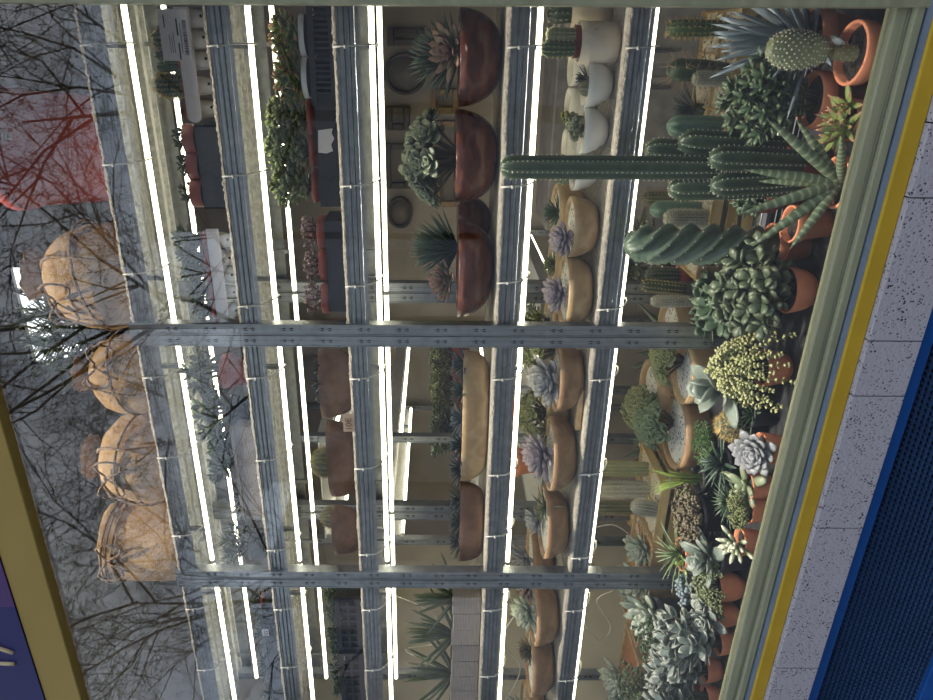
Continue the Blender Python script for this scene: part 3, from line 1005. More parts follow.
def bowl(label, y, Y, z, r, h, mt, sx=1.0, sy=1.0, group=None, fill=GRAVEL, thick=0.09, foot=0.35, wob=0.0, name='wooden_bowl', ph=0.0, rz=0.0, k=3, rimmat=None):
    root = thing(name, label, 'bowl' if name == 'wooden_bowl' else 'planter', (XY(y, Y), Y, z), group, rz)
    m = MB()
    p = [(foot * r, 0)]
    for j in range(1, 9):
        q = j / 8
        p.append((r * (foot + (1 - foot) * math.sin(q * PI / 2) ** 0.9), h * (1 - math.cos(q * PI / 2)) ** 0.95))
    p += [(r * (1 - thick * 0.3), h * 1.012), (r * (1 - thick), h * 1.005), (r * (1 - thick * 1.3), h * 0.86)]
    m.lathe(p, 40, sx, sy, wob, k, ph)
    m.build('bowl', mt, root)
    g_ = MB()
    g_.lathe([(r * (1 - thick * 1.15), h * 0.88), (r * 0.6, h * 0.92), (r * 0.3, h * 0.93), (0.001, h * 0.935)], 30, sx, sy, wob, k, ph, cap0=False)
    g_.build('gravel' if fill in (GRAVEL, PEBBLE) else 'soil', fill, root)
    return root, h * 0.92
EPS = 0.006

# ---- top shelf: red bucket and burlap-wrapped pots
z1 = S[1] + EPS
r0, d0 = XY(151, 2.0), 2.0
rb = thing('plastic_pot', 'large glossy red plastic pot with price sticker on the top shelf', 'pot', (r0, d0, z1))
R_, H_ = M_(58, 151, 2.0), 0.335
m = MB()
m.lathe([(0.84 * R_, 0), (0.97 * R_, H_ * 0.86), (1.0 * R_, H_ * 0.868), (1.005 * R_, H_ * 0.885), (1.03 * R_, H_ * 0.89), (1.045 * R_, H_ * 0.99), (1.03 * R_, H_), (0.97 * R_, H_), (0.95 * R_, H_ * 0.9), (0.8 * R_, 0.02)], 48)
m.build('body', REDPOT, rb)
m = MB()
m.lathe([(1.032 * R_, H_ * 0.872), (1.036 * R_, H_ * 0.882)], 48, cap0=False)
m.build('rim_groove', BLACKP, rb)
st = MB()
a = -PI / 2 + 0.35
for q in range(1):
    rr = R_ * 0.965
    zz = H_ * 0.76
    v = []
    for aa in (-0.065, 0.0, 0.065):
        for dz in (-0.013, 0.013):
            v.append(((rr + dz * 0.14) * math.cos(a + aa), (rr + dz * 0.14) * math.sin(a + aa), zz + dz))
    st.add(v, [(0, 2, 3, 1), (2, 4, 5, 3)])
so = st.build('sticker', PAPER, rb)
st = MB()
for (z_, h_, a0_, a1_) in ((zz - 0.006, 0.006, -0.04, 0.01), (zz + 0.004, 0.0025, -0.04, 0.045)):
    st.add([((rr + 0.0012) * math.cos(a + a_), (rr + 0.0012) * math.sin(a + a_), z_ + dz) for a_ in (a0_, a1_) for dz in (0, h_)], [(0, 2, 3, 1)])
st.build('sticker_print', INK, so)

def sack(label, y, Y, w, h, seed, style):
    rng = random.Random(seed)
    root = thing('burlap_sack', label, 'sack', (XY(y, Y), Y, z1), 'burlap wrapped bundles on the top shelf', rng.uniform(-.4, .4))
    r = w / 2
    def fold(q, a):
        k = max(0, (q - 0.45)) * 0.42
        return k * (math.sin(9 * a + seed) * 0.3 + math.sin(15 * a + 2 * seed) * 0.25) + 0.035 * math.sin(3 * a + 7 * q + seed) + 0.02 * math.sin(7 * a - 9 * q)
    if style == 'roll':
        p = [(0.80 * r, 0), (0.96 * r, 0.05 * h), (1.0 * r, 0.3 * h), (0.98 * r, 0.6 * h), (0.93 * r, 0.84 * h), (0.97 * r, 0.93 * h), (0.95 * r, 0.98 * h), (0.8 * r, h), (0.6 * r, 0.97 * h), (0.3 * r, 0.9 * h), (0.01, 0.88 * h)]
    else:
        p = [(0.72 * r, 0), (0.9 * r, 0.06 * h), (1.0 * r, 0.28 * h), (0.98 * r, 0.5 * h), (0.86 * r, 0.66 * h), (0.64 * r, 0.77 * h), (0.34 * r, 0.84 * h), (0.23 * r, 0.875 * h), (0.30 * r, 0.92 * h), (0.44 * r, 0.97 * h), (0.50 * r, 1.0 * h), (0.36 * r, 0.985 * h), (0.12 * r, 0.93 * h)]
    pp = []
    for (a0, b0), (a1, b1) in zip(p[:-1], p[1:]):
        for j in range(3):
            pp.append((a0 + (a1 - a0) * j / 3, b0 + (b1 - b0) * j / 3))
    pp.append(p[-1])
    m = MB()
    m.lathe(pp, 64, fold=fold, cap1=True)
    m.build('cloth', JUTE, root)
    t = MB()
    def ring(rz, zz, tilt=0.0, k=1.04, n=36):
        t.tube([(rz * k * math.cos(2 * PI * j / n), rz * k * math.sin(2 * PI * j / n), zz + tilt * math.sin(2 * PI * j / n + seed)) for j in range(n + 1)], 0.0042, 6)
    if style == 'roll':
        for zz, k in ((0.80, 0.96), (0.87, 0.97), (0.92, 0.99)):
            ring(r * k, zz * h, 0.01)
    else:
        ring(0.25 * r, 0.875 * h, 0, 1.05)
        ring(1.0 * r, 0.42 * h, 0.10 * h, 1.05)
        for q in range(2):
            a = -PI / 2 + q * 1.3 - 0.5
            t.tube([(k_ * r * 1.05 * math.cos(a + 0.25 * zz_), k_ * r * 1.05 * math.sin(a + 0.25 * zz_), zz_ * h) for k_, zz_ in ((0.26, 0.875), (0.66, 0.77), (0.9, 0.66), (1.03, 0.45), (1.05, 0.25), (0.93, 0.05))], 0.0042, 6)
    # bow hanging at the front
    a = -PI / 2 + 0.1 * seed
    kx, ky = math.cos(a), math.sin(a)
    bz = (0.62 if style != 'roll' else 0.86) * h
    br = (0.93 if style != 'roll' else 0.97) * r
    for sg in (-1, 1):
        pts = []
        for j in range(9):
            u = j / 8 * PI
            pts.append((kx * (br + 0.012 + 0.01 * math.sin(u)) - ky * sg * (0.055 * math.sin(u) + 0.01), ky * (br + 0.012 + 0.01 * math.sin(u)) + kx * sg * (0.055 * math.sin(u) + 0.01), bz + 0.034 * math.sin(2 * u) - 0.03 * (u / PI)))
        t.tube(pts, 0.0036, 6)
        t.tube([(kx * (br + 0.012), ky * (br + 0.012), bz), (kx * (br + 0.018) - ky * sg * 0.02, ky * (br + 0.018) + kx * sg * 0.02, bz - 0.035), (kx * (br + 0.016) - ky * sg * 0.035, ky * (br + 0.016) + kx * sg * 0.035, bz - 0.075)], 0.0036, 6)
    t.blob((kx * (br + 0.012), ky * (br + 0.012), bz), 0.010)
    t.build('twine', TWINE, root)
    return root
Y1 = 1.98
sack('largest burlap sack tied with a crossed twine bow beside the red pot', 277, Y1, M_(104, 277, Y1), 0.345, 1, 'tied')
sack('shorter burlap sack tied at the neck, directly left of the rack posts', 374, Y1, M_(80, 374, Y1), 0.27, 2, 'tied')
sack('burlap sack between the short sack and the rolled bundle', 458, Y1, M_(90, 458, Y1), 0.30, 3, 'tied')
sack('rolled burlap bundle with layered folded rim at the far left end', 541, Y1, M_(80, 541, Y1), 0.29, 4, 'roll')
r_, z_ = planted('leafy_plant', 'dark narrow-leaved plant at the back of the top shelf by the high window', 'plant', 328, 2.10, z1, 'black', 0.06, 0.08)
bush(r_, L_DARK, z_, 30, 0.36, 0.16, 0.11, 0.014, 0.003, prof='lance', pairs=8)

# ---- second shelf
z2 = S[2] + EPS
def carrier(label, y0, y1, Y, zc, hh):
    x0, x1 = XY(y1, Y), XY(y0, Y)
    L = x1 - x0
    root = thing('card_carrier', label, 'plant carrier', ((x0 + x1) / 2, Y, zc), None)
    m = MB()
    n = 8
    pts = [(-L / 2 + hh / 2 + hh / 2 * math.cos(PI / 2 + PI * j / n), hh / 2 + hh / 2 * math.sin(PI / 2 + PI * j / n)) for j in range(n + 1)]
    pts += [(L / 2, 0), (L / 2, hh)]
    k = len(pts)
    m.add([(x, -0.0015, z) for x, z in pts] + [(x, 0.0015, z) for x, z in pts], [tuple(range(k)), tuple(range(2 * k - 1, k - 1, -1))] + [(i, k + i, k + (i + 1) % k, (i + 1) % k) for i in range(k)])
    m.build('card_strip', PAPER, root, False)
    return root, L
c1, L1 = carrier('white card carrier strip with a printed barcode label holding small cactus pots', 8, 124, 1.835, z2 + 0.040, 0.036)
lb = MB().box(L1 / 2 - 0.118, L1 / 2 - 0.005, -0.004, -0.002, 0.004, 0.074)
lbl = lb.build('barcode_label', PAPER, c1, False)
ik = MB()
rr_ = random.Random(3)
x = L1 / 2 - 0.105
while x < L1 / 2 - 0.03:
    wd = rr_.choice((0.0008, 0.0014, 0.002))
    ik.box(x, x + wd, -0.0046, -0.004, 0.010, 0.019)
    x += wd + rr_.choice((0.0009, 0.0015))
for zz, a_, b_, hh_ in ((0.030, 0.115, 0.078, 0.0035), (0.030, 0.062, 0.025, 0.0035), (0.042, 0.10, 0.055, 0.0012), (0.047, 0.10, 0.065, 0.0012), (0.052, 0.10, 0.06, 0.0012), (0.060, 0.045, 0.018, 0.0025), (0.024, 0.1, 0.035, 0.0012)):
    ik.box(L1 / 2 - a_, L1 / 2 - b_, -0.0046, -0.004, zz, zz + hh_)
ik.build('label_print', INK, lbl, False)
def cup(label, y, Y, z, fn, group, red=True):
    root = thing('cupped_plant', label, 'plant', (XY(y, Y), Y, z), group)
    r, h = 0.0225, 0.052
    m = MB()
    m.lathe([(0.72 * r, 0), (0.8 * r, 0.004), (0.98 * r, h * 0.8), (r, h), (0.92 * r, h), (0.85 * r, h * 0.8)], 20)
    c = m.build('cup', CUPM, root)
    hl = MB()
    hl.X = TM(0.017) @ Matrix.Translation((0.006, -0.0182, 0)) @ Matrix.Rotation(PI / 2, 4, 'X')
    hl.lathe([(0.0035, 0), (0.0035, 0.002)], 10, cap1=True)
    hl.build('drain_hole', SLOT, c)
    m = MB()
    m.lathe([(0.86 * r, 0.02), (1.0 * r, 0.074), (1.12 * r, 0.075), (1.14 * r, 0.086), (1.02 * r, 0.086), (0.95 * r, 0.078), (0.01, 0.08)], 20)
    m.build('pot', TERRAD, root)
    fn(root, 0.080)
    return root
gr1 = 'cactus cups behind the barcode carrier'
YC = 1.868
cup('small cactus cup at the window jamb end of the barcode carrier', 20, YC, z2, lambda r, z: cac(r, C_GRN, z, 0.045, 0.018, SPG, ribs=12, ns=4, sl=0.006), gr1)
cup('golden-spined oval cactus behind the printed barcode label', 41, YC, z2, lambda r, z: cac(r, C_GRN, z, 0.070, 0.022, SPG, ribs=14, ns=5, sl=0.010, srad=0.0011, step=0.008), gr1)
cup('cup with dark green clustered finger cacti behind the carrier', 62, YC, z2, lambda r, z: [cac(r, C_GRN, z, hh, 0.010, SPW, x=xx, y=yy, ribs=6, ns=2, sl=0.004, name='finger') for xx, yy, hh in ((0.012, 0, 0.07), (-0.008, 0.006, 0.062), (0.0, -0.012, 0.045), (-0.014, -0.008, 0.066))], gr1)
cup('tallest golden-spined cactus near the rounded end of the barcode carrier', 87, YC, z2, lambda r, z: cac(r, C_GRN, z, 0.080, 0.024, SPG, ribs=14, ns=5, sl=0.010, srad=0.0011, step=0.008), gr1)
cup('empty white cup at the rounded end of the barcode carrier', 110, YC, z2, lambda r, z: None, gr1)
for y, lab in ((140, 'black pot with thick red rim next to the barcode carrier'), (166, 'middle of the three black pots with red rims on the second shelf'), (194, 'black pot with red rim beside the blank card carrier')):
    r_, z_ = planted('nursery_pot', lab, 'pot', y, 1.88, z2, 'black', 0.034, 0.088, 'black pots with red rims')
    m = MB()
    m.lathe([(0.0365, 0.072), (0.038, 0.102), (0.034, 0.102), (0.033, 0.08)], 24, cap0=False)
    m.build('rim', TERRAD, r_)
    bush(r_, L_JADED, z_, 4, 0.05, 0.03, 0.024, 0.012, pairs=2)
MB_ = MB()
tr = thing('nursery_tray', 'low black nursery tray under the red-rimmed pots', 'tray', (XY(167, 1.86), 1.88, z2))
MB_.box(-0.105, 0.105, -0.05, -0.046, 0.0, 0.062).box(-0.105, 0.105, 0.046, 0.05, 0, 0.062).box(-0.105, -0.101, -0.05, 0.05, 0, 0.062).box(0.101, 0.105, -0.05, 0.05, 0, 0.062).box(-0.105, 0.105, -0.05, 0.05, -0.001, 0.002)
MB_.build('tray', BLACKP, tr, False)
carrier('blank greyish card carrier strip in front of five white cups', 230, 322, 1.835, z2 + 0.034, 0.034)
gr2 = 'grey succulent cups behind the blank carrier'
nm = ('first from the nursery tray', 'second from the nursery tray', 'in the middle', 'second from the rack posts', 'nearest the rack posts')
for i, y in enumerate((241, 259, 276, 293, 311)):
    cup('white cup with grey-green jade sprigs behind the blank carrier, %s' % nm[i], y, YC, z2, lambda r, z: bush(r, L_JADEG, z, 7, 0.082 - 0.006 * i, 0.036, 0.024, 0.013, pairs=4, start=0.15, rng=random.Random(i)), gr2)
r_, z_ = planted('succulent_plant', 'pale straggly succulent with loose curling leaves left of the posts', 'plant', 372, 1.92, z2, 'dterra', 0.052, 0.098)
bush(r_, L_GREY, z_, 8, 0.12, 0.075, 0.045, 0.016, 0.004, pairs=4, stem=STEMG, droop=0.02, prof='ovate', curl=0.3)
r_, z_ = planted('succulent_plant', 'grey drooping succulent in a black pot on the second shelf', 'plant', 412, 1.92, z2, 'black', 0.05, 0.092)
bush(r_, L_GREY, z_, 9, 0.115, 0.08, 0.040, 0.017, 0.004, pairs=4, stem=STEMG, prof='spoon', curl=0.2)
r_, z_ = planted('succulent_plant', 'dark round-leaved succulent left of the grey drooping one', 'plant', 455, 1.92, z2, 'dterra', 0.055, 0.085)
bush(r_, L_DARK, z_, 9, 0.09, 0.085, 0.04, 0.022, pairs=4)
r_, z_ = planted('succulent_plant', 'dark spiky succulent in a broad black pot beside the second posts', 'plant', 500, 1.92, z2, 'black', 0.058, 0.085)
ros(r_, L_ALOED, z_, 45, 0.10, 0.018, e0=10, e1=80, prof='lance', curl=-0.1)
r_, z_ = planted('succulent_plant', 'wiry dark-leaved plant squeezed against the second pair of posts', 'plant', 545, 1.92, z2, 'black', 0.052, 0.08)
bush(r_, L_DARK, z_, 12, 0.10, 0.08, 0.05, 0.008, 0.003, prof='lance', pairs=5)
r_ = thing('wooden_tray', 'weathered grey wooden tray holding dark plants on the second shelf', 'tray', (XY(470, 1.86), 1.845, z2))
MB().box(-0.17, 0.17, -0.012, 0.0, 0, 0.062).box(-0.17, 0.17, -0.016, 0.002, 0.062, 0.074).box(-0.17, -0.158, 0, 0.13, 0, 0.062).box(0.158, 0.17, 0, 0.13, 0, 0.062).build('tray', PLANKM, r_, False, bevel=0.003)
for i, (y, lab) in enumerate(((605, 'bristly green aloe in red pot nearest the left posts on the second shelf'), (634, 'middle bristly green aloe in a red pot on the second shelf left bay'), (664, 'bristly green aloe left of the middle one, second shelf left bay'), (696, 'leftmost bristly green aloe on the second shelf'))):
    r_, z_ = planted('aloe_plant', lab, 'plant', y, 1.93, z2, 'red', 0.042, 0.075, 'green aloes in the black tray')
    ros(r_, L_ALOED, z_, 38, 0.085, 0.014, e0=15, e1=85, prof='lance', curl=-0.15, rise=0.02)
r_ = thing('nursery_tray', 'long black plant tray with grey rail and small white price label', 'tray', (XY(655, 1.86), 1.85, z2))
MB().box(-0.24, 0.24, -0.004, 0.0, 0, 0.05).box(-0.24, -0.236, 0, 0.14, 0, 0.05).box(0.236, 0.24, 0, 0.14, 0, 0.05).box(-0.24, 0.24, 0, 0.14, -0.001, 0.003).build('tray', BLACKP, r_, False)
MB().box(-0.24, 0.24, -0.012, -0.004, 0.05, 0.062).build('rail', GREYP, r_, False)
p_ = MB().box(0.115, 0.145, -0.0145, -0.0125, 0.035, 0.058).build('price_label', PAPER, r_, False)
MB().box(0.119, 0.141, -0.0152, -0.0146, 0.047, 0.0495).box(0.122, 0.128, -0.0152, -0.0146, 0.038, 0.043).box(0.132, 0.138, -0.0152, -0.0146, 0.038, 0.043).build('price_print', INK, p_, False)

# ---- middle shelf
z3 = S[3] + EPS
tr = thing('plastic_basket', 'black ribbed plastic basket at the jamb end of the middle shelf', 'basket', (XY(54, 1.90), 1.90, z3))
m = MB()
m.box(-0.12, 0.12, -0.058, -0.055, 0.0, 0.012).box(-0.12, 0.12, -0.060, -0.054, 0.048, 0.062).box(-0.12, -0.116, -0.058, 0.058, 0, 0.062).box(0.116, 0.12, -0.058, 0.058, 0, 0.062).box(-0.12, 0.12, 0.054, 0.058, 0, 0.062).box(-0.12, 0.12, -0.055, 0.055, 0, 0.002)
for k in range(19):
    x = -0.118 + k * 0.0129
    m.box(x, x + 0.005, -0.0575, -0.0545, 0.012, 0.048)
m.build('basket', BLACKP, tr, False)
for y, lab in ((36, 'red-tipped green crassula in white-rimmed pot closest to the jamb'), (78, 'red-tipped green crassula in white-rimmed pot next to the jade plants')):
    r_, z_ = planted('crassula_plant', lab, 'plant', y, 1.90, z3 + 0.003, 'black', 0.047, 0.082, 'red-tipped crassulas in the black basket')
    m = MB()
    m.lathe([(0.0495, 0.070), (0.0508, 0.0835), (0.045, 0.0835)], 28, cap0=False)
    m.build('pot_rim', WHITEP, r_)
    bush(r_, L_CAMP, z_, 13, 0.07, 0.055, 0.038, 0.015, 0.006, prof='ovate', pairs=4, start=0.2, stem=STEMG)
g3 = 'jade plants in red pots on the middle shelf'
for y, lab in ((118, 'dense jade plant in red pot next to the red-tipped crassula'), (150, 'middle jade plant of three in red pots with paper tag'), (186, 'jade plant in red pot farthest from the jamb on the middle shelf')):
    r_, z_ = planted('jade_plant', lab, 'plant', y, 1.91, z3, 'red', 0.044, 0.082, g3)
    bush(r_, L_JADE, z_, 12, 0.115, 0.058, 0.031, 0.017, 0.006, pairs=5, start=0.12, rng=random.Random(y))
tr = thing('nursery_tray', 'black tray with torn white paper tag below the jade plants', 'tray', (XY(152, 1.87), 1.86, z3))
MB().box(-0.14, 0.14, -0.008, -0.004, 0.0, 0.058).box(-0.14, -0.136, -0.004, 0.11, 0, 0.058).box(0.136, 0.14, -0.004, 0.11, 0, 0.058).box(-0.14, 0.14, -0.006, 0.11, -0.001, 0.002).build('tray', BLACKP, tr, False)
m = MB()
pts = [(0.06, 0.015), (0.055, 0.052), (0.0, 0.055)] + [(-0.002 + k * 0.0075, 0.034 - (0.004 if k % 2 else 0)) for k in range(0, 1)] + [(0.004, 0.017), (0.02, 0.021), (0.035, 0.012), (0.048, 0.018)]
k = len(pts)
m.add([(x, -0.0095, z) for x, z in pts] + [(x, -0.0085, z) for x, z in pts], [tuple(range(k)), tuple(range(2 * k - 1, k - 1, -1))])
m.build('paper_tag', PAPER, tr, False)
for y, lab in ((232, 'thin pink-stemmed succulent in dark pot, nearest the jade plants'), (264, 'middle pink-stemmed succulent in a dark pot on the middle shelf'), (298, 'pink-stemmed succulent in dark pot beside the first rack posts')):
    r_, z_ = planted('succulent_plant', lab, 'plant', y, 1.92, z3, 'dterra', 0.044, 0.078, 'pink-stemmed succulents in dark pots')
    bush(r_, leafmat('pink_leaf', (0.26, 0.15, 0.14), (0.42, 0.30, 0.29)), z_, 6, 0.055, 0.045, 0.02, 0.010, pairs=4, stem=STEMM)
tr = thing('nursery_tray', 'black tray in front of the pink-stemmed succulents', 'tray', (XY(266, 1.87), 1.86, z3))
MB().box(-0.13, 0.13, -0.008, -0.004, 0.0, 0.052).box(-0.13, -0.126, -0.004, 0.11, 0, 0.052).box(0.126, 0.13, -0.004, 0.11, 0, 0.052).box(-0.13, 0.13, -0.006, 0.11, -0.001, 0.002).build('tray', BLACKP, tr, False)
def trunk_planter(label, y, Y, z, w, h, seed, mt=WOODM):
    return bowl(label, y, Y, z, w / 2, h, mt, 1.0, 0.42, 'rough wooden planters on the middle shelf', SOIL, 0.13, 0.62, 0.07, 'wooden_planter', seed, 0.0, 2)
r_, zt = trunk_planter('knobbly brown wooden planter with dark aloe on the middle shelf', 383, 1.90, z3, M_(72, 383, 1.90), 0.098, 0.6)
ros(r_, L_ALOEB, zt, 26, 0.075, 0.016, x=-0.01, e0=5, e1=75, prof='lance', curl=0.05)
ros(r_, L_ALOEB, zt, 20, 0.06, 0.014, x=0.06, e0=5, e1=75, prof='lance', curl=0.05)
r_, zt = trunk_planter('long brown wooden planter carrying the round cactus', 460, 1.90, z3, M_(84, 460, 1.90), 0.088, 2.1)
cac(r_, C_OLV, zt - 0.012, 0.082, 0.046, SPG, x=-0.01, ribs=18, ns=6, sl=0.008, step=0.007, depth=0.08)
r_, zt = trunk_planter('leftmost brown wooden planter with a smaller round cactus by the posts', 530, 1.90, z3, M_(62, 530, 1.90), 0.09, 4.4)
cac(r_, C_OLV, zt - 0.012, 0.06, 0.034, SPG, x=0.05, ribs=16, ns=6, sl=0.007, step=0.007, depth=0.08)
# price tag
tg = thing('price_tag', 'kraft paper price tag reading 10 on the middle shelf edge', 'price tag', (XY(423, 1.795), 1.7935, S[3] - 0.006))
m = MB().box(-0.030, 0.030, -0.0006, 0.0006, 0, 0.034).build('card', KRAFT, tg, False)
text_mesh('10\u20ac', 0.026, INKR, tg, 'price_writing', Matrix.Translation((-0.004, -0.0012, 0.017)) @ FRONT)
for i, (y0, y1, lab) in enumerate(((588, 640, 'perforated black crate of low green plants beside the left posts'), (642, 700, 'perforated black crate of low green plants at the far left of the middle shelf'))):
    x0, x1 = XY(y1, 1.88), XY(y0, 1.88)
    L = x1 - x0 - 0.008
    tr = thing('nursery_crate', lab, 'crate', ((x0 + x1) / 2, 1.90, z3), 'black crates of green plants')
    m = MB()
    for yy in (-0.07, 0.067):
        m.box(-L / 2, L / 2, yy, yy + 0.003, 0, 0.02).box(-L / 2, L / 2, yy - 0.003, yy + 0.006, 0.075, 0.09)
        nn = 7
        for k in range(nn + 1):
            x = -L / 2 + (L - 0.012) * k / nn
            m.box(x, x + 0.012, yy, yy + 0.003, 0.02, 0.075)
        m.box(-L / 2, L / 2, yy + 0.0005, yy + 0.0025, 0.044, 0.053)
    m.box(-L / 2, -L / 2 + 0.004, -0.07, 0.07, 0, 0.09).box(L / 2 - 0.004, L / 2, -0.07, 0.07, 0, 0.09).box(-L / 2, L / 2, -0.07, 0.07, -0.001, 0.002)
    m.build('crate', BLACKP, tr, False)
    m = MB().box(-L / 2 + 0.006, L / 2 - 0.006, -0.062, 0.062, 0.004, 0.07)
    m.build('soil', SOIL, tr, False)
    f = fol(tr, L_JADED, 0.07)
    s = fol(tr, STEMG, 0.07, 'stem')
    for k in range(9):
        X0 = f.X
        f.X = Matrix.Translation((-L / 2 + 0.02 + (L - 0.04) * k / 8, RN.uniform(-.035, .03), 0.07))
        s.X = f.X
        f.bush(4, 0.055, 0.03, 0.024, 0.010, 0.004, pairs=4, stem=s, prof='ovate')
    done(s)
    done(f)

# ---- fourth shelf: dark bowls, troughs and slatted box
z4 = S[4] + EPS
gb = 'polished dark wooden bowls on the fourth shelf'
YB = 1.93
r_, zt = bowl('polished dark bowl at the jamb holding red and dark rosettes', 58, YB, z4, M_(46, 58, YB), 0.104, WOODD, group=gb, fill=SOIL, foot=0.3)
ros(r_, L_ALOED, zt + 0.01, 85, 0.115, 0.012, 0.007, x=-0.0, y=0.04, e0=20, e1=85, prof='lance', curl=-0.08, rise=0.03, sc=0.9)
ros(r_, L_MAR, zt + 0.028, 34, 0.078, 0.030, 0.008, x=0.02, y=-0.045, tilt=38, e0=4, e1=78, prof='ovate', curl=0.15, name='red_rosette')
r_, zt = bowl('polished dark bowl with dense grey-green jade clump', 157, YB, z4, M_(46, 157, YB), 0.110, WOODD, group=gb, foot=0.3)
aeo(r_, L_JADEG, zt, 26, 0.125, 0.105, 0.046, 0.027, rng=random.Random(4))
r_, zt = bowl('polished dark bowl nearest the rack posts with aloe and reddish rosette', 268, YB, z4, M_(49, 268, YB), 0.098, WOODD, group=gb, fill=SOIL, foot=0.3)
ros(r_, L_ALOED, zt + 0.01, 90, 0.12, 0.013, 0.007, x=0.05, y=0.03, e0=25, e1=85, prof='lance', curl=-0.05, rise=0.03, sc=0.95)
ros(r_, L_MAR, zt + 0.035, 44, 0.072, 0.026, 0.007, x=-0.02, y=-0.04, tilt=30, e0=4, e1=80, prof='ovate', curl=0.2, rise=0.02, name='red_rosette')
bowl('small dark bowl tucked behind between two polished bowls', 222, 2.09, z4, 0.085, 0.095, WOODD, group=gb, fill=SOIL, foot=0.3)
r_, zt = bowl('long pale wooden trough with bare cut edge on the fourth shelf', 417, 1.89, z4, M_(72, 417, 1.89), 0.078, WOODT, 1.0, 0.30, None, SOIL, 0.10, 0.72, 0.03, 'wooden_planter', 1.0, 0.0, 2)
for i, (yy, mt) in enumerate(((358, L_ALOEB), (388, L_ALOED), (418, L_BLUE), (448, L_ALOEB), (475, L_ALOEB))):
    rr = random.Random(yy)
    ros(r_, mt if mt != L_BLUE else leafmat('steel_leaf', (0.085, 0.11, 0.125), (0.14, 0.17, 0.19)), zt, 30, 0.080, 0.015, 0.006, x=(XY(yy, 1.89) - XY(417, 1.89)) * 0.9, e0=5, e1=82, prof='lance', curl=0.02, rise=0.01, rng=rr)
r_, zt = bowl('dark brown wooden trough beside the second posts on the fourth shelf', 522, 1.89, z4, M_(47, 522, 1.89), 0.078, WOODM, 1.0, 0.36, None, SOIL, 0.10, 0.7, 0.03, 'wooden_planter', 2.0, 0.0, 2)
for xx in (-0.08, 0.0, 0.085):
    ros(r_, L_ALOEB, zt, 28, 0.075, 0.014, 0.006, x=xx, e0=5, e1=82, prof='lance', curl=0.02, rise=0.01)
x0, x1 = XY(722, 1.87), XY(588, 1.87)
L = x1 - x0
bx = thing('plank_planter', 'grey slatted plank box with big aloes at the left end', 'planter', ((x0 + x1) / 2, 1.90, z4))
m = MB()
n = 9
for k in range(n):
    xa_, xb_ = -L / 2 + L * k / n, -L / 2 + L * (k + 1) / n
    o_ = RN.uniform(-.003, .001)
    m.box(xa_ + 0.001, xb_ - 0.001, -0.075 + o_, -0.063, 0, 0.098 + RN.uniform(-.004, .003))
    m.box(xa_ + 0.001, xb_ - 0.001, 0.063, 0.075, 0, 0.098)
m.box(-L / 2, -L / 2 + 0.012, -0.063, 0.063, 0, 0.097).box(L / 2 - 0.012, L / 2, -0.063, 0.063, 0, 0.097)
m.build('plank_box', PLANKM, bx, False, bevel=0.002)
MB().box(-L / 2 + 0.013, L / 2 - 0.013, -0.062, 0.062, 0.0, 0.085).build('soil', SOIL, bx, False)
for yy, dz, nn, LL in ((604, 0.0, 13, 0.16), (640, 0.02, 15, 0.20), (680, 0.0, 15, 0.21)):
    ros(bx, L_ALOE, 0.085, nn, LL, 0.024, 0.013, x=XY(yy, 1.87) - (x0 + x1) / 2, e0=12, e1=82, prof='strap', curl=0.10, rise=0.03, sc=0.8, nseg=7, rng=random.Random(yy))

# ---- fifth shelf
z5 = S[5] + EPS
r_, z_ = planted('birch_pot', 'birch bark pot with two little cacti on the lowest lit shelf', 'potted cactus', 42, 1.88, z5, 'birch', M_(20, 42, 1.88), 0.092)
for xx, mt, hh, rr, spm in ((-0.014, C_GRN, 0.085, 0.017, SPG), (0.02, C_LIT, 0.075, 0.013, SPW)):
    m = MB()
    m.X = TM(0.07, 0, 0, xx, -0.005)
    m.lathe([(0.016, 0), (0.0215, 0.034), (0.023, 0.034), (0.019, 0.03), (0.002, 0.03)], 18)
    m.build('inner_pot', TERRAD, r_)
    cac(r_, mt, 0.10, hh, rr, spm, x=xx, y=-0.005, ribs=10, ns=4, sl=0.006)
r_, z_ = planted('birch_pot', 'second birch bark pot half hidden at the window jamb', 'potted cactus', 14, 2.0, z5, 'birch', 0.05, 0.10)
cac(r_, C_DGRN, z_, 0.07, 0.02, SPW, ribs=9)
gw = 'white ceramic bowls of stones'
def whitebowl(label, y, Y, r, h):
    return planted('ceramic_bowl', label, 'bowl', y, Y, z5, 'white', r, h, gw, PEBBLE)
r_, z_ = whitebowl('white ceramic bowl with dark star rosette and round stone plant', 83, 1.89, M_(23, 83, 1.89), 0.066)
ros(r_, L_ALOEB, z_, 22, 0.042, 0.012, x=0.012, y=0.01, e0=5, e1=80, prof='lance', rise=0.015)
cac(r_, C_OLV, z_ - 0.004, 0.03, 0.018, SPW, x=-0.01, y=-0.02, ribs=8, ns=1, depth=0.1, sl=0.002)
r_, z_ = whitebowl('white ceramic bowl with knobbly green succulent, next along', 129, 1.89, M_(23, 129, 1.89), 0.066)
bush(r_, L_JADEG, z_, 6, 0.035, 0.028, 0.016, 0.013, 0.008, x=0.005, pairs=3, start=0.2)
bush(r_, L_OLIV, z_, 5, 0.05, 0.02, 0.014, 0.010, 0.006, x=0.028, y=0.02, pairs=4, start=0.2)
r_, z_ = whitebowl('white ceramic bowl half hidden behind the tall column cactus', 168, 1.93, 0.058, 0.07)
bush(r_, L_JADEG, z_, 8, 0.05, 0.04, 0.022, 0.014, pairs=3)
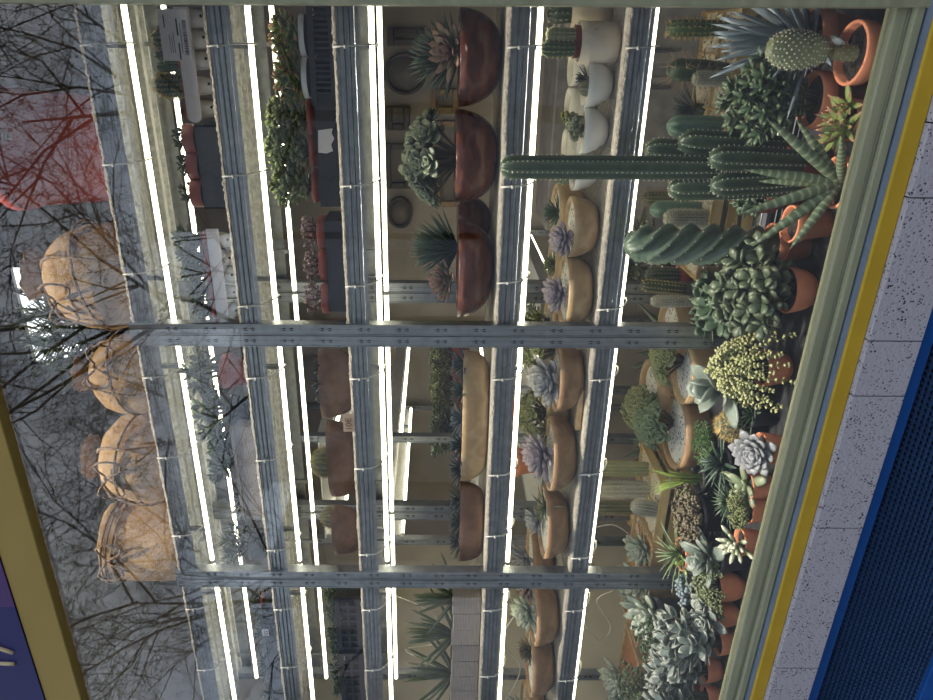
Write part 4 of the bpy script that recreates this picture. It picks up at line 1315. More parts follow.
for i, (y, lab) in enumerate(((66, 'pale stone-filled white pot behind the star rosette bowl'), (106, 'stone-filled white pot standing behind between two white bowls'), (146, 'stone-filled white pot at the back nearest the column cactus'))):
    r_, z_ = planted('ceramic_bowl', lab, 'bowl', y, 2.06, z5, 'white', 0.05, 0.075, 'stone-filled pots at the back', PEBBLE)
gt = 'pale wooden bowls on the lowest lit shelf'
def tan(label, y, Y, px_, h, mt=WOODT, z=None, **kw):
    return bowl(label, y, Y, z5 if z is None else z, M_(px_ / 2, y, Y), h, mt, group=gt, thick=0.11, foot=0.5, **kw)
def ech(root, mt, zt, L, tilt=30, x=0.0, y=-0.02, n=42, W=0.42, **kw):
    kw.setdefault('e0', 6); kw.setdefault('e1', 80)
    return ros(root, mt, zt + L * 0.3, n, L, L * W, L * 0.13, tilt=tilt, x=x, y=y, prof='ovate', curl=0.16, rise=L * 0.12, cup=0.15, **kw)
r_, zt = tan('pale wooden bowl at the back with dark spiky plant', 214, 2.07, 62, 0.085)
ros(r_, L_ALOED, zt, 46, 0.062, 0.010, 0.005, x=0.01, y=-0.02, e0=0, e1=85, prof='lance', rise=0.02)
r_, zt = tan('pale wooden bowl holding a lilac rosette above white gravel', 226, 1.90, 60, 0.072)
ech(r_, L_PURP, zt, 0.058, 25, -0.03, -0.02)
r_, zt = tan('wide pale wooden bowl right of the first posts with lilac rosette', 290, 1.90, 72, 0.075, WOODT)
ech(r_, L_PURP, zt, 0.062, 25, 0.0, -0.02)
r_, zt = tan('pale wooden bowl behind with a woolly brown-green clump', 262, 2.08, 50, 0.082)
ros(r_, L_OLIV, zt, 60, 0.045, 0.009, 0.006, e0=0, e1=85, prof='lance', rise=0.02, y=-0.02)
r_, zt = tan('pale wooden bowl behind the first posts with bright green shrub', 322, 2.08, 54, 0.08)
bush(r_, L_OLIV, zt, 12, 0.07, 0.06, 0.026, 0.014, pairs=4)
r_, zt = tan('brown wooden bowl with big silver-grey rosette left of the posts', 376, 1.90, 70, 0.078, WOODB)
ech(r_, L_ECHG, zt, 0.082, 32, 0.005, -0.02, 40, 0.5)
aeo(r_, L_OLIV, zt, 12, 0.09, 0.06, 0.03, 0.02, 0.05, 0.08)
r_, zt = tan('pale wooden bowl behind with round green leaf cluster', 408, 2.05, 60, 0.080)
aeo(r_, L_OLIV, zt, 17, 0.085, 0.062, 0.028, 0.021, 0.0, -0.03, random.Random(9))
r_, zt = tan('brown wooden bowl with large lilac-grey rosette in the middle bay', 452, 1.90, 76, 0.078, WOODB)
ech(r_, L_PURP, zt, 0.086, 30, 0.0, -0.01, 60, 0.34)
ros(r_, L_OLIV, zt, 16, 0.13, 0.018, 0.006, x=0.03, y=0.09, e0=10, e1=75, prof='lance', curl=-0.25)
r_, zt = tan('brown wooden bowl with arching thin aloe before the second posts', 521, 1.90, 72, 0.078, WOODB)
ros(r_, L_ALOE, zt, 22, 0.11, 0.014, 0.005, x=0.06, e0=-5, e1=75, prof='lance', curl=-0.35)
ech(r_, L_ECHG, zt, 0.06, 25, -0.02, 0.03, 34, 0.3)
r_, zt = tan('brown wooden bowl with grey starry rosette half behind the second posts', 556, 2.06, 56, 0.085, WOODB)
ech(r_, L_ECHG, zt, 0.075, 30, 0.02, -0.03, 44, 0.26)
r_, zt = tan('brown wooden bowl left of the second posts with pale green rosettes', 613, 1.90, 62, 0.085, WOODB)
ech(r_, L_ECHL, zt, 0.078, 32, 0.02, -0.01, 36, 0.4)
ech(r_, leafmat('dusky_leaf', (0.19, 0.15, 0.17), (0.30, 0.22, 0.24)), zt, 0.06, 25, 0.06, 0.07, 36, 0.36)
r_, zt = tan('leftmost brown wooden bowl with a dark bristly round plant', 662, 1.90, 64, 0.085, WOODB)
ros(r_, L_BRN, zt, 70, 0.06, 0.012, 0.006, x=0.04, y=0.02, e0=0, e1=85, prof='lance', rise=0.03, tilt=20)
r_, zt = tan('pale wooden bowl at the extreme left with grey-green rosette', 712, 1.95, 60, 0.08)
ech(r_, L_GREY, zt, 0.07, 30, 0.03, -0.01, 40, 0.32)
pl = thing('wooden_slip', 'small pale slip of wood lying before the brown bowls', 'wood slip', (XY(409, 1.83), 1.835, z5))
MB().box(-0.068, 0.068, -0.012, 0.012, 0, 0.018).build('slip', WOODT, pl, False, bevel=0.004)
# ---- bottom shelf: bamboo crates with pebbles and cacti, gravel bowls
z6 = S[6] + EPS
def crate(label, y0, y1, Y0, Y1, h, nx, board=None):
    x0, x1 = XY(y1, (Y0 + Y1) / 2), XY(y0, (Y0 + Y1) / 2)
    L, D = x1 - x0, Y1 - Y0
    root = thing('bamboo_crate', label, 'crate', ((x0 + x1) / 2, (Y0 + Y1) / 2, z6), 'bamboo crates of pebbles')
    m = MB()
    t = 0.007
    for yy in (-D / 2, D / 2 - t):
        for zz in (0.0, h * 0.36, h * 0.74):
            m.box(-L / 2, L / 2, yy, yy + t, zz, zz + h * 0.26)
    for xx in (-L / 2, L / 2 - t):
        for zz in (0.0, h * 0.36, h * 0.74):
            m.box(xx, xx + t, -D / 2, D / 2, zz + 0.001, zz + h * 0.26)
    for xx in (-L / 2, L / 2 - 0.012):
        for yy in (-D / 2, D / 2 - 0.012):
            m.box(xx - 0.001, xx + 0.013, yy - 0.001, yy + 0.013, 0, h * 1.06)
    m.build('frame', BAMBOO, root, False, bevel=0.0015)
    dv = MB()
    for k in range(1, nx):
        x = -L / 2 + L * k / nx
        dv.box(x - 0.003, x + 0.003, -D / 2 + t, D / 2 - t, h * 0.74, h * 1.01)
    dv.box(-L / 2 + t, L / 2 - t, -0.003, 0.003, h * 0.72, h * 1.0)
    dv.build('divider', BAMBOO, root, False, bevel=0.0015)
    g = MB()
    n, q = 26, 18
    v = [(-L / 2 + t + (L - 2 * t) * i / n, -D / 2 + t + (D - 2 * t) * j / q, h * 0.93 + RN.uniform(-.004, .004)) for j in range(q + 1) for i in range(n + 1)]
    g.add(v, [(j * (n + 1) + i, j * (n + 1) + i + 1, (j + 1) * (n + 1) + i + 1, (j + 1) * (n + 1) + i) for j in range(q) for i in range(n)])
    g.build('pebbles', PEBBLE, root)
    if board:
        b = MB().box(-L / 2 + 0.02, -L / 2 + 0.02 + board, -D / 2 - 0.010, -D / 2 - 0.001, h * 0.55, h * 1.12).build('price_board', WOODT, root, False)
        b['label'] = 'pale board with handwritten price'
        text_mesh('10 \u20ac', 0.034, INKR, b, 'price_writing', Matrix.Translation((-L / 2 + 0.02 + board * 0.5, -D / 2 - 0.0106, h * 0.83)) @ FRONT)
    return root
CH = 0.118
crate('bamboo crate nearest the window jamb with yellow-spined cactus', 8, 74, 1.86, 2.14, CH, 3)
crate('bamboo crate in the middle with blue-green ribbed cactus', 78, 162, 1.86, 2.14, CH, 3)
crate('bamboo crate with handwritten 10 euro price board', 172, 268, 1.86, 2.14, CH, 3, 0.13)
crate('bamboo crate left of the gravel bowls with fuzzy column cacti', 462, 545, 1.88, 2.14, CH, 3)
zp = z6 + CH * 0.93 - 0.006
def cactus(label, y, Y, hgt, r, mt, spm, lean=(0, 0, 1), **kw):
    root = thing('cactus', label, 'cactus', (XY(y, Y), Y, zp), 'cacti standing in the bamboo crates')
    m = MB()
    s = MB()
    m.cactus(hgt, r, sp=s, d=lean, **kw)
    b = m.build('cactus_body', mt, root)
    s.build('spines', spm, root)
    return root
cactus('yellow-spined green cactus at the window jamb', 27, 1.98, 0.160, 0.018, C_GRN, SPG, ribs=9, ns=6, sl=0.014, step=0.014)
cactus('dark cactus with long needle spines beside the blue agave', 72, 1.93, 0.160, 0.026, C_DGRN, SPB, (0.05, 0.0, 1), ribs=5, ns=5, sl=0.038, step=0.026, blob=0.003, srad=0.0013)
cactus('short woolly pale cactus in front of the needle-spined one', 77, 1.885, 0.105, 0.015, C_WOOL, SPW, ribs=16, ns=6, sl=0.008, step=0.006, fuzz=True, depth=0.05)
cactus('smooth blue-green ribbed cactus in the middle crate', 125, 1.90, 0.150, 0.023, C_BLU, SPB, (0, 0, 1), ribs=6, ns=1, sl=0.006, depth=0.24, step=0.02)
cactus('brown-striped cactus behind the blue pillar cactus', 197, 2.05, 0.150, 0.017, C_OLV, SPB, ribs=11, ns=5, sl=0.010, step=0.01)
cactus('smooth blue pillar cactus next to the price board', 208, 1.95, 0.150, 0.020, C_BLU, SPW, ribs=4, ns=1, sl=0.004, depth=0.2, step=0.03)
cactus('stout white woolly cactus just above the price board', 217, 1.89, 0.125, 0.021, C_WOOL, SPW, ribs=18, ns=7, sl=0.009, step=0.006, fuzz=True, depth=0.05)
cactus('short dark bristly cactus behind the striped leaning one', 274, 2.06, 0.105, 0.022, C_DGRN, SPB, ribs=12, ns=4, sl=0.006, step=0.009)
cactus('leaning spotted cactus with golden edge near the first posts', 288, 1.99, 0.135, 0.015, C_DGRN, SPG, (0.10, 0, 1), ribs=8, ns=5, sl=0.007, step=0.010, blob=0.0016)
cactus('slim white fuzzy cactus in front of the leaning one', 300, 1.92, 0.12, 0.015, C_WOOL, SPW, ribs=16, ns=6, sl=0.006, step=0.006, fuzz=True, depth=0.05)
cactus('fuzzy olive column cactus in the middle bay crate', 468, 2.05, 0.20, 0.023, C_LIT, SPG, ribs=13, ns=5, sl=0.006, step=0.008, fuzz=True)
cactus('tallest grey column cactus in the middle bay crate', 488, 2.02, 0.235, 0.028, C_WOOL, SPW, ribs=10, ns=4, sl=0.008, step=0.010)
cactus('short olive column cactus behind the pebble crate ball', 507, 2.08, 0.17, 0.021, C_OLV, SPG, ribs=11, ns=4, sl=0.006, step=0.010)
cactus('small pale ball cactus leaning in the middle bay crate', 509, 1.91, 0.10, 0.024, C_WOOL, SPW, (0.25, -0.1, 1), ribs=16, ns=5, sl=0.005, step=0.007)
r_ = thing('dry_tuft', 'dry dark grass-like tuft standing behind the blue-green ribbed cactus', 'plant', (XY(108, 2.05), 2.05, zp), None)
ros(r_, L_ALOEB, 0.03, 46, 0.10, 0.010, 0.004, e0=10, e1=85, prof='lance', curl=-0.05, rise=0.02)
cac(r_, C_DGRN, 0, 0.04, 0.015, SPB, ribs=6, ns=1)

gg = 'gravel-topped wooden bowls on the bottom shelf'
def gbowl(label, y, Y, px_, h, mt=WOODT):
    return bowl(label, y, Y, z6, M_(px_ / 2, y, Y), h, mt, group=gg, thick=0.12, foot=0.6)
r_, zt = gbowl('pale bowl of bare white gravel behind the first posts', 328, 2.0, 64, 0.135)
r_, zt = gbowl('pale bowl at the back with broad green leaf clump', 390, 2.09, 64, 0.135)
aeo(r_, L_OLIV, zt, 15, 0.085, 0.068, 0.036, 0.025, -0.04, -0.05, random.Random(31))
r_, zt = gbowl('pale bowl of white gravel left of the posts with green rosette clump', 372, 1.89, 62, 0.112)
aeo(r_, L_OLIV, zt, 15, 0.085, 0.060, 0.034, 0.024, 0.03, 0.03, random.Random(32))
r_, zt = gbowl('widest wooden bowl of white gravel with dark green round-leaved plant', 430, 1.92, 76, 0.095, WOODB)
aeo(r_, leafmat('round_green_leaf', (0.085, 0.125, 0.06), (0.14, 0.18, 0.09)), zt, 18, 0.10, 0.072, 0.037, 0.026, 0.01, 0.04, random.Random(33))

x0, x1 = XY(628, 1.95), XY(528, 1.95)
L = x1 - x0
bb = thing('wooden_box', 'pale wooden box filled with orange bark chips by the second posts', 'planter', ((x0 + x1) / 2, 1.97, z6))
m = MB()
m.box(-L / 2, L / 2, -0.12, -0.110, 0, 0.125).box(-L / 2, L / 2, 0.110, 0.12, 0, 0.125).box(-L / 2, -L / 2 + 0.010, -0.11, 0.11, 0, 0.125).box(L / 2 - 0.010, L / 2, -0.11, 0.11, 0, 0.125)
m.build('box', WOODT, bb, False, bevel=0.002)
MB().box(-L / 2 + 0.011, L / 2 - 0.011, -0.109, 0.109, 0.0, 0.11).build('bark_chips', BARKCH, bb, False)
for yy, dy, LL, nn, mt in ((548, -0.02, 0.075, 34, L_ECHL), (573, -0.05, 0.085, 34, L_ECHL), (600, 0.03, 0.06, 30, L_GREY)):
    ech(bb, mt, 0.10, LL, 32, XY(yy, 1.95) - (x0 + x1) / 2, dy, nn, 0.40)
bx2 = thing('wooden_box', 'long low wooden box of bark at the left end of the bottom shelf', 'planter', (XY(678, 1.95), 1.97, z6))
MB().box(-0.17, 0.17, -0.10, -0.09, 0, 0.10).box(-0.17, 0.17, 0.09, 0.10, 0, 0.10).box(-0.17, -0.16, -0.09, 0.09, 0, 0.10).box(0.16, 0.17, -0.09, 0.09, 0, 0.10).build('box', WOODT, bx2, False, bevel=0.002)
MB().box(-0.159, 0.159, -0.089, 0.089, 0, 0.088).build('bark_chips', BARKCH, bx2, False)
ech(bx2, L_ECHL, 0.11, 0.09, 32, 0.02, -0.03, 36, 0.34)
ech(bx2, L_GREY, 0.10, 0.06, 25, -0.11, -0.02, 36, 0.34)

# ---- display bench behind the sill
def front(name, label, cat, y, Y, kind, r, h, group=None):
    return planted(name, label, cat, y, Y, BASE, kind, r, h, group)
# prickly pear
r_, z_ = front('prickly_pear', 'prickly pear pad dotted with white spines in wide terracotta pot', 'potted cactus', 51, 1.50, 'terra', 0.058, 0.105)
m = fol(r_, C_LIT, z_ - 0.004, 'cactus_body')
s = MB()
s.X = m.X
m.pad(0.075, 0.028, 0.022, (0, 0, 0), (0.02, 0.0, 1), sp=s, dots=4, neck=1.2, dot=0.0016)
m.pad(0.132, 0.072, 0.034, (0.0012, 0, 0.055), (0.06, -0.03, 1), sp=s, dots=9, neck=0.4, dot=0.0025)
b_ = done(m)
s.build('spines', SPW, b_)
ff = fol(r_, L_BLUE, z_, 'fallen_leaf')
ff.leaf((0.005, 0.02, 0.004), (0.3, 0.3, 0.35), (0, 0, 1), 0.05, 0.02, 0.004, 'ovate')
done(ff)
r_, z_ = front('agave_plant', 'blue-grey agave with long fanned leaves at the window jamb', 'potted plant', 36, 1.66, 'terra', 0.058, 0.115)
ros(r_, L_BLUE, z_ + 0.01, 44, 0.215, 0.030, 0.010, e0=12, e1=86, prof='lance', curl=0.04, rise=0.05, sc=0.75, nseg=6)
r_, z_ = front('crassula_plant', 'bushy dark green crassula in terracotta pot behind the prickly pear', 'potted plant', 98, 1.61, 'terra', 0.058, 0.11)
bush(r_, L_JADED, z_, 22, 0.185, 0.085, 0.036, 0.016, 0.006, pairs=6, start=0.12, stem=STEMG, prof='ovate', rng=random.Random(5))
r_, z_ = front('rosette_plant', 'small succulent with red-tipped lime rosettes against the sill', 'potted plant', 118, 1.50, 'terra', 0.040, 0.082)
for xx, yy, L_, t_ in ((-0.012, -0.02, 0.052, 42), (0.028, -0.015, 0.045, 30), (0.0, 0.012, 0.05, 20), (-0.035, 0.0, 0.042, 30)):
    ros(r_, L_RED, z_ + 0.02, 15, L_ * 1.15, 0.020, 0.005, tilt=t_, x=xx, y=yy, e0=8, e1=75, prof='lance', curl=0.12, rise=0.01)
r_, z_ = front('snake_plant', 'banded cylindrical snake plant fanning out of terracotta pot', 'potted plant', 180, 1.47, 'terra', 0.052, 0.092)
m = fol(r_, L_BAND, z_, 'leaf_fan')
def horn(m, d, L, r, bend=(0, 0, 0)):
    d = Vector(d).normalized()
    v, f, t = [], [], []
    n, sg = 14, 10
    a = d.orthogonal().normalized()
    b = d.cross(a)
    for j in range(n + 1):
        u = j / n
        rr = r * (0.85 + 0.15 * math.sin(PI * u)) * (1 - u ** 3.2) ** 0.8 + 0.0004
        c = d * L * u + Vector(bend) * L * u * u
        for i in range(sg):
            q = 2 * PI * i / sg
            v.append((c + a * rr * math.cos(q) + b * rr * math.sin(q))[:])
            t.append(u)
    for j in range(n):
        for i in range(sg):
            i2 = (i + 1) % sg
            f.append((j * sg + i, j * sg + i2, (j + 1) * sg + i2, (j + 1) * sg + i))
    m.add(v, f, t)
for dx, dy, dz, L_, rr in ((0.58, -0.05, 0.80, 0.215, 0.0118), (0.10, 0.10, 0.9, 0.19, 0.0105), (-0.30, -0.05, 0.88, 0.205, 0.0118), (0.62, 0.1, 0.52, 0.16, 0.010), (-0.66, -0.05, 0.75, 0.205, 0.0118), (-0.62, -0.2, 0.42, 0.165, 0.0105), (0.52, -0.25, 0.22, 0.11, 0.010), (-0.05, 0.3, 0.8, 0.15, 0.010)):
    horn(m, (dx, dy, dz), L_, rr, (0, 0, 0.04))
done(m)
# columnar cactus
r_, z_ = front('column_cactus', 'tallest columnar cactus, rising far above the lowest lit shelf', 'potted cactus', 166, 1.63, 'dterra', 0.05, 0.135)
for x_, y_, hh, rr, ln, bd in ((0.0, -0.01, 0.668, 0.0225, (0.0, 0, 1), 0.0), (0.042, 0.005, 0.265, 0.024, (0.05, 0, 1), 0.0), (-0.040, 0.0, 0.275, 0.024, (-0.03, 0, 1), 0.0), (0.022, -0.042, 0.215, 0.023, (0.04, -0.08, 1), 0.0), (-0.022, -0.042, 0.20, 0.022, (-0.04, -0.06, 1), 0.0), (0.02, 0.03, 0.33, 0.023, (0.04, 0.02, 1), 0.0)):
    m = fol(r_, C_DGRN, z_ - 0.01, 'cactus_stem', 0, x_, y_)
    s = MB()
    s.X = m.X
    m.cactus(hh, rr, ribs=7, depth=0.20, sp=s, d=ln, ns=3, sl=0.0045, step=0.011, blob=0.0012, nz=26)
    b_ = done(m)
    s.build('spines', SPW, b_)
r_, z_ = front('spiral_cactus', 'twisted spiral-ribbed cactus between the column cactus and the jade', 'potted cactus', 243, 1.70, 'terra', 0.052, 0.085)
m = fol(r_, leafmat('spiral_green', (0.055, 0.085, 0.052), (0.13, 0.175, 0.115), lo=0.6), z_, 'cactus_body')
s = MB()
s.X = m.X
m.cactus(0.375, 0.044, ribs=5, depth=0.26, twist=8.5, sp=s, ns=2, sl=0.005, step=0.020, blob=0.0015, nz=70, waist=0.85, sharp=True)
b_ = done(m)
s.build('spines', SPW, b_)
r_, z_ = front('plastic_pot', 'small pinkish clay pot behind the snake plant leaves', 'pot', 222, 1.62, 'terra', 0.042, 0.09)
r_, z_ = front('jade_plant', 'grey-green jade plant with broad leaves in rounded terracotta pot', 'potted plant', 288, 1.62, 'bulb', 0.056, 0.064)
bush(r_, leafmat('broad_jade_leaf', (0.058, 0.078, 0.042), (0.115, 0.14, 0.078)), z_, 22, 0.155, 0.112, 0.048, 0.030, 0.008, pairs=4, start=0.2, stem=STEMG, rng=random.Random(8), lean=0.9)
r_, z_ = front('sedum_plant', 'yellow-green trailing sedum spilling over its terracotta pot', 'potted plant', 366, 1.64, 'bulb', 0.048, 0.074)
bush(r_, L_YEL, z_, 66, 0.105, 0.12, 0.0125, 0.0095, 0.005, pairs=11, start=0.25, stem=STEMG, droop=0.085, sr=0.0016, nseg=3, rng=random.Random(12))
r_, z_ = front('kalanchoe_plant', 'broad felted grey kalanchoe leaves behind the yellow sedum', 'potted plant', 385, 1.73, 'grey', 0.045, 0.09)
ros(r_, L_GREY, z_ + 0.03, 12, 0.115, 0.062, 0.010, e0=8, e1=80, prof='ovate', curl=0.05, rise=0.05, sc=0.6, tilt=15, cup=0.2)
r_, z_ = front('golden_cactus', 'small golden-spined round cactus left of the kalanchoe', 'potted cactus', 424, 1.70, 'black', 0.04, 0.075)
cac(r_, C_OLV, z_, 0.062, 0.034, SPG, ribs=14, ns=8, sl=0.018, step=0.008, fuzz=True)
r_, z_ = front('moss_plant', 'mossy bright green cushion plant behind the golden cactus', 'potted plant', 440, 1.78, 'black', 0.05, 0.10)
bush(r_, L_MOSS, z_, 26, 0.06, 0.07, 0.018, 0.004, 0.003, pairs=7, prof='lance', stem=STEMG, nseg=3)
r_, z_ = front('rosette_plant', 'large silvery grey rosette facing the sill in a terracotta pot', 'potted plant', 447, 1.56, 'bulb', 0.042, 0.07)
ros(r_, L_ECHG, z_ + 0.025, 46, 0.066, 0.030, 0.008, tilt=38, x=0.0, y=-0.015, e0=2, e1=80, prof='spoon', curl=0.15, rise=0.012, cup=0.15)
r_, z_ = front('agave_plant', 'dark narrow-leaved agave behind the silvery rosette', 'potted plant', 462, 1.70, 'black', 0.045, 0.09)
ros(r_, L_ALOED, z_ + 0.01, 34, 0.11, 0.018, 0.006, e0=0, e1=80, prof='lance', curl=-0.1, rise=0.02)
r_, z_ = front('gasteria_plant', 'pale tongue-leaved gasteria beside the silvery rosette', 'potted plant', 484, 1.585, 'bulb', 0.040, 0.07)
ros(r_, leafmat('tongue_leaf', (0.19, 0.23, 0.13), (0.30, 0.32, 0.20)), z_ + 0.01, 12, 0.085, 0.030, 0.010, e0=0, e1=60, prof='ovate', curl=-0.1, tilt=20)
r_, z_ = front('reed_plant', 'thin lime and dark green reed stems in the middle of the bench', 'potted plant', 477, 1.80, 'black', 0.045, 0.11)
m = fol(r_, L_LIME, z_, 'stems')
for k in range(22):
    a = RN.uniform(0, 6.28)
    rr = RN.uniform(0.02, 0.07)
    hh = RN.uniform(0.07, 0.16)
    m.tube([(0.01 * math.cos(a), 0.01 * math.sin(a), 0), (rr * 0.4 * math.cos(a), rr * 0.4 * math.sin(a), hh * 0.6), (rr * math.cos(a), rr * math.sin(a), hh)], 0.0022, 5, taper=0.5)
done(m)
r_, z_ = front('sedum_plant', 'dense tiny-leaved green sedum in terracotta near the sill', 'potted plant', 508, 1.56, 'bulb', 0.036, 0.068)
bush(r_, L_OLIV, z_, 26, 0.05, 0.055, 0.011, 0.007, 0.004, pairs=7, stem=STEMG, nseg=3)
r_, z_ = front('haworthia_plant', 'grassy dark haworthia tuft behind the tongue-leaved gasteria', 'potted plant', 500, 1.66, 'black', 0.045, 0.08)
ros(r_, L_DARK, z_, 50, 0.085, 0.010, 0.004, e0=0, e1=82, prof='lance', curl=-0.1)
r_, z_ = front('bead_plant', 'brown mottled bead-leaved succulent clump behind the pale-tipped star', 'potted plant', 512, 1.76, 'black', 0.06, 0.11)
bush(r_, L_BRN, z_, 40, 0.07, 0.10, 0.016, 0.012, 0.009, pairs=6, start=0.3, nseg=3)
r_, z_ = front('star_plant', 'star-shaped succulent with fat white-tipped leaves at the sill', 'potted plant', 540, 1.56, 'bulb', 0.038, 0.068)
ros(r_, L_WHIT, z_ + 0.02, 24, 0.062, 0.014, 0.009, tilt=35, e0=5, e1=80, prof='spoon', curl=0.1, rise=0.01, y=-0.01)
r_, z_ = front('kalanchoe_plant', 'large-leaved grey succulent between the star plant and second posts', 'potted plant', 556, 1.64, 'grey', 0.045, 0.085)
ros(r_, L_GREY, z_ + 0.025, 16, 0.105, 0.042, 0.008, tilt=20, e0=0, e1=75, prof='ovate', curl=0.1, rise=0.03, cup=0.2)
r_, z_ = front('spider_plant', 'pale-edged strappy spider plant at the foot of the second posts', 'potted plant', 553, 1.745, 'terra', 0.05, 0.145)
ros(r_, L_STRI, z_ + 0.01, 34, 0.15, 0.014, 0.003, e0=5, e1=80, prof='strap', curl=-0.28, nseg=7, edge=True, rise=0.02)
ros(r_, L_LIME, z_ + 0.015, 6, 0.05, 0.020, 0.004, y=-0.03, tilt=30, e0=5, e1=70, name='new_leaves')
r_, z_ = front('sedum_plant', 'mounded moss-green sedum with pale trailing tips over the sill', 'potted plant', 585, 1.61, 'bulb', 0.045, 0.082)
bush(r_, leafmat('mound_leaf', (0.115, 0.14, 0.055), (0.44, 0.44, 0.26), lo=0.7), z_, 44, 0.055, 0.088, 0.014, 0.008, 0.005, pairs=9, stem=STEMG, nseg=3, droop=0.035)
r_, z_ = front('kalanchoe_plant', 'blue-grey spoon-leaved kalanchoe with pale margins in terracotta', 'potted plant', 613, 1.60, 'bulb', 0.040, 0.078)
for xx, yy, L_, tl in ((0.005, -0.02, 0.066, 38), (0.045, 0.0, 0.055, 25), (-0.045, 0.0, 0.055, 30)):
    ros(r_, L_SILV, z_ + 0.035, 18, L_, L_ * 0.52, 0.006, tilt=tl, x=xx, y=yy, e0=0, e1=75, prof='spoon', curl=0.12, rise=0.015, edge=True, cup=0.2)
r_, z_ = front('blue_succulent', 'small powder-blue stubby succulent behind the spoon-leaved kalanchoe', 'potted plant', 590, 1.70, 'black', 0.04, 0.10)
bush(r_, L_BLUE, z_, 7, 0.05, 0.05, 0.026, 0.014, 0.010, pairs=2)
gs = 'felted silver plants at the left of the bench'
for y, Y, lab in ((640, 1.58, 'felted silver-white leafy plant touching the spoon-leaved kalanchoe'), (668, 1.62, 'felted silver-white leafy plant, middle of the three at the left end'), (697, 1.575, 'felted silver-white leafy plant at the extreme left of the bench')):
    r_, z_ = front('silver_plant', lab, 'potted plant', y, Y, 'bulb', 0.040, 0.056, gs)
    bush(r_, L_SILV, z_, 11, 0.17, 0.08, 0.058, 0.028, 0.005, pairs=5, start=0.15, prof='ovate', stem=STEMG, edge=True, curl=0.15, rng=random.Random(y))
r_, z_ = front('crassula_plant', 'fine-leaved wiry crassula behind the felted silver plants', 'potted plant', 628, 1.76, 'dterra', 0.05, 0.13)
bush(r_, L_JADED, z_, 26, 0.13, 0.10, 0.015, 0.009, 0.004, pairs=9, start=0.1, nseg=3, sr=0.0018)
r_, z_ = front('crassula_plant', 'second fine-leaved wiry crassula at the far left rear of the bench', 'potted plant', 688, 1.74, 'dterra', 0.05, 0.14)
bush(r_, L_JADED, z_, 24, 0.15, 0.10, 0.016, 0.009, 0.004, pairs=9, start=0.1, nseg=3, sr=0.0018)
r_, z_ = front('rosette_plant', 'big pale green rosette standing above the bark box', 'potted plant', 612, 1.80, 'grey', 0.05, 0.17)
ech(r_, L_ECHL, z_, 0.105, 32, 0.0, -0.01, 34, 0.36)
r_, z_ = front('succulent_plant', 'dark low green succulent in the gap beside the snake plant', 'potted plant', 190, 1.74, 'dterra', 0.05, 0.12)
bush(r_, L_DARK, z_, 12, 0.05, 0.05, 0.04, 0.016, pairs=3)
r_, z_ = front('begonia_plant', 'dark glossy leafed plant behind the jade beside the first posts', 'potted plant', 305, 1.765, 'black', 0.05, 0.12)
bush(r_, L_DARK, z_, 12, 0.09, 0.075, 0.06, 0.034, 0.003, pairs=3, prof='ovate')
r_, z_ = front('aloe_plant', 'dark spiky aloe between yellow sedum and golden cactus', 'potted plant', 412, 1.66, 'black', 0.038, 0.07)
ros(r_, L_DARK, z_, 30, 0.07, 0.014, 0.005, e0=0, e1=80, prof='lance')

# ---------------------------------------------------------------- deeper in the shop
def picture(label, x0, x1, y0, y1, mt, oval=False, Y=3.995):
    xa_, xb_ = XY(y1, Y), XY(y0, Y)
    zb, zt = ZZ(x1, (y0 + y1) / 2, Y), ZZ(x0, (y0 + y1) / 2, Y)
    root = thing('picture_frame', label, 'picture frame', ((xa_ + xb_) / 2, Y - 0.002, (zb + zt) / 2), 'framed pictures on the back wall')
    w_, h_ = (xb_ - xa_) / 2, (zt - zb) / 2
    m = MB()
    f = 0.035
    if oval:
        m.X = Matrix.Rotation(PI / 2, 4, 'X')
        m.lathe([(1.0, 0), (1.0, 0.02), (0.92, 0.03), (0.82, 0.02), (0.8, 0.005)], 32, w_, h_, cap0=True)
        m.build('frame', mt, root)
        p = MB()
        p.X = m.X
        p.lathe([(0.82, 0.004), (0.82, 0.006), (0.001, 0.007)], 32, w_, h_)
        p.build('print', PICT, root)
    else:
        m.box(-w_, w_, -0.03, 0, -h_, -h_ + f).box(-w_, w_, -0.03, 0, h_ - f, h_).box(-w_, -w_ + f, -0.03, 0, -h_ + f, h_ - f).box(w_ - f, w_, -0.03, 0, -h_ + f, h_ - f)
        m.build('frame', mt, root, False, bevel=0.006)
        MB().box(-w_ + f, w_ - f, -0.008, -0.002, -h_ + f, h_ - f).build('print', PICT, root, False)
    return root
picture('wide brown framed picture above the dark rosette', 384, 421, 28, 46, FRAMED)
picture('round dark frame half behind the dark bristly rosette', 381, 423, 52, 95, FRAMED, True)
picture('small square gilt frame at the height of the bowls', 427, 456, 88, 113, FRAMEG)
picture('small square dark frame below the middle shelf lights', 383, 407, 106, 130, FRAMED)
picture('large dark panel hanging under the small square frame', 382, 408, 143, 188, FRAMED)
picture('oval dark portrait frame near the crosswise rack', 385, 410, 196, 228, FRAMED, True)
picture('tall gilt frame behind the jade clump', 432, 460, 120, 206, FRAMEG)
cb = thing('cabinet', 'low grey cabinet against the back wall under the pictures', 'cabinet', (-0.15, 3.78, 0))
MB().box(-0.78, 0.78, -0.2, 0.2, 0, 0.98).build('body', mat('grey_cabinet', (0.16, 0.15, 0.14), 0.6), cb, False, bevel=0.01)
for k in (-1, 1):
    d_ = MB().box(k * 0.37 - 0.34, k * 0.37 + 0.34, -0.215, -0.2, 0.08, 0.92).build('door', mat('cabinet_door', (0.20, 0.19, 0.17), 0.6), cb, False, bevel=0.006)
    MB().box(k * 0.08 - 0.006, k * 0.08 + 0.006, -0.24, -0.215, 0.45, 0.6).build('handle', GALVD, d_, False)
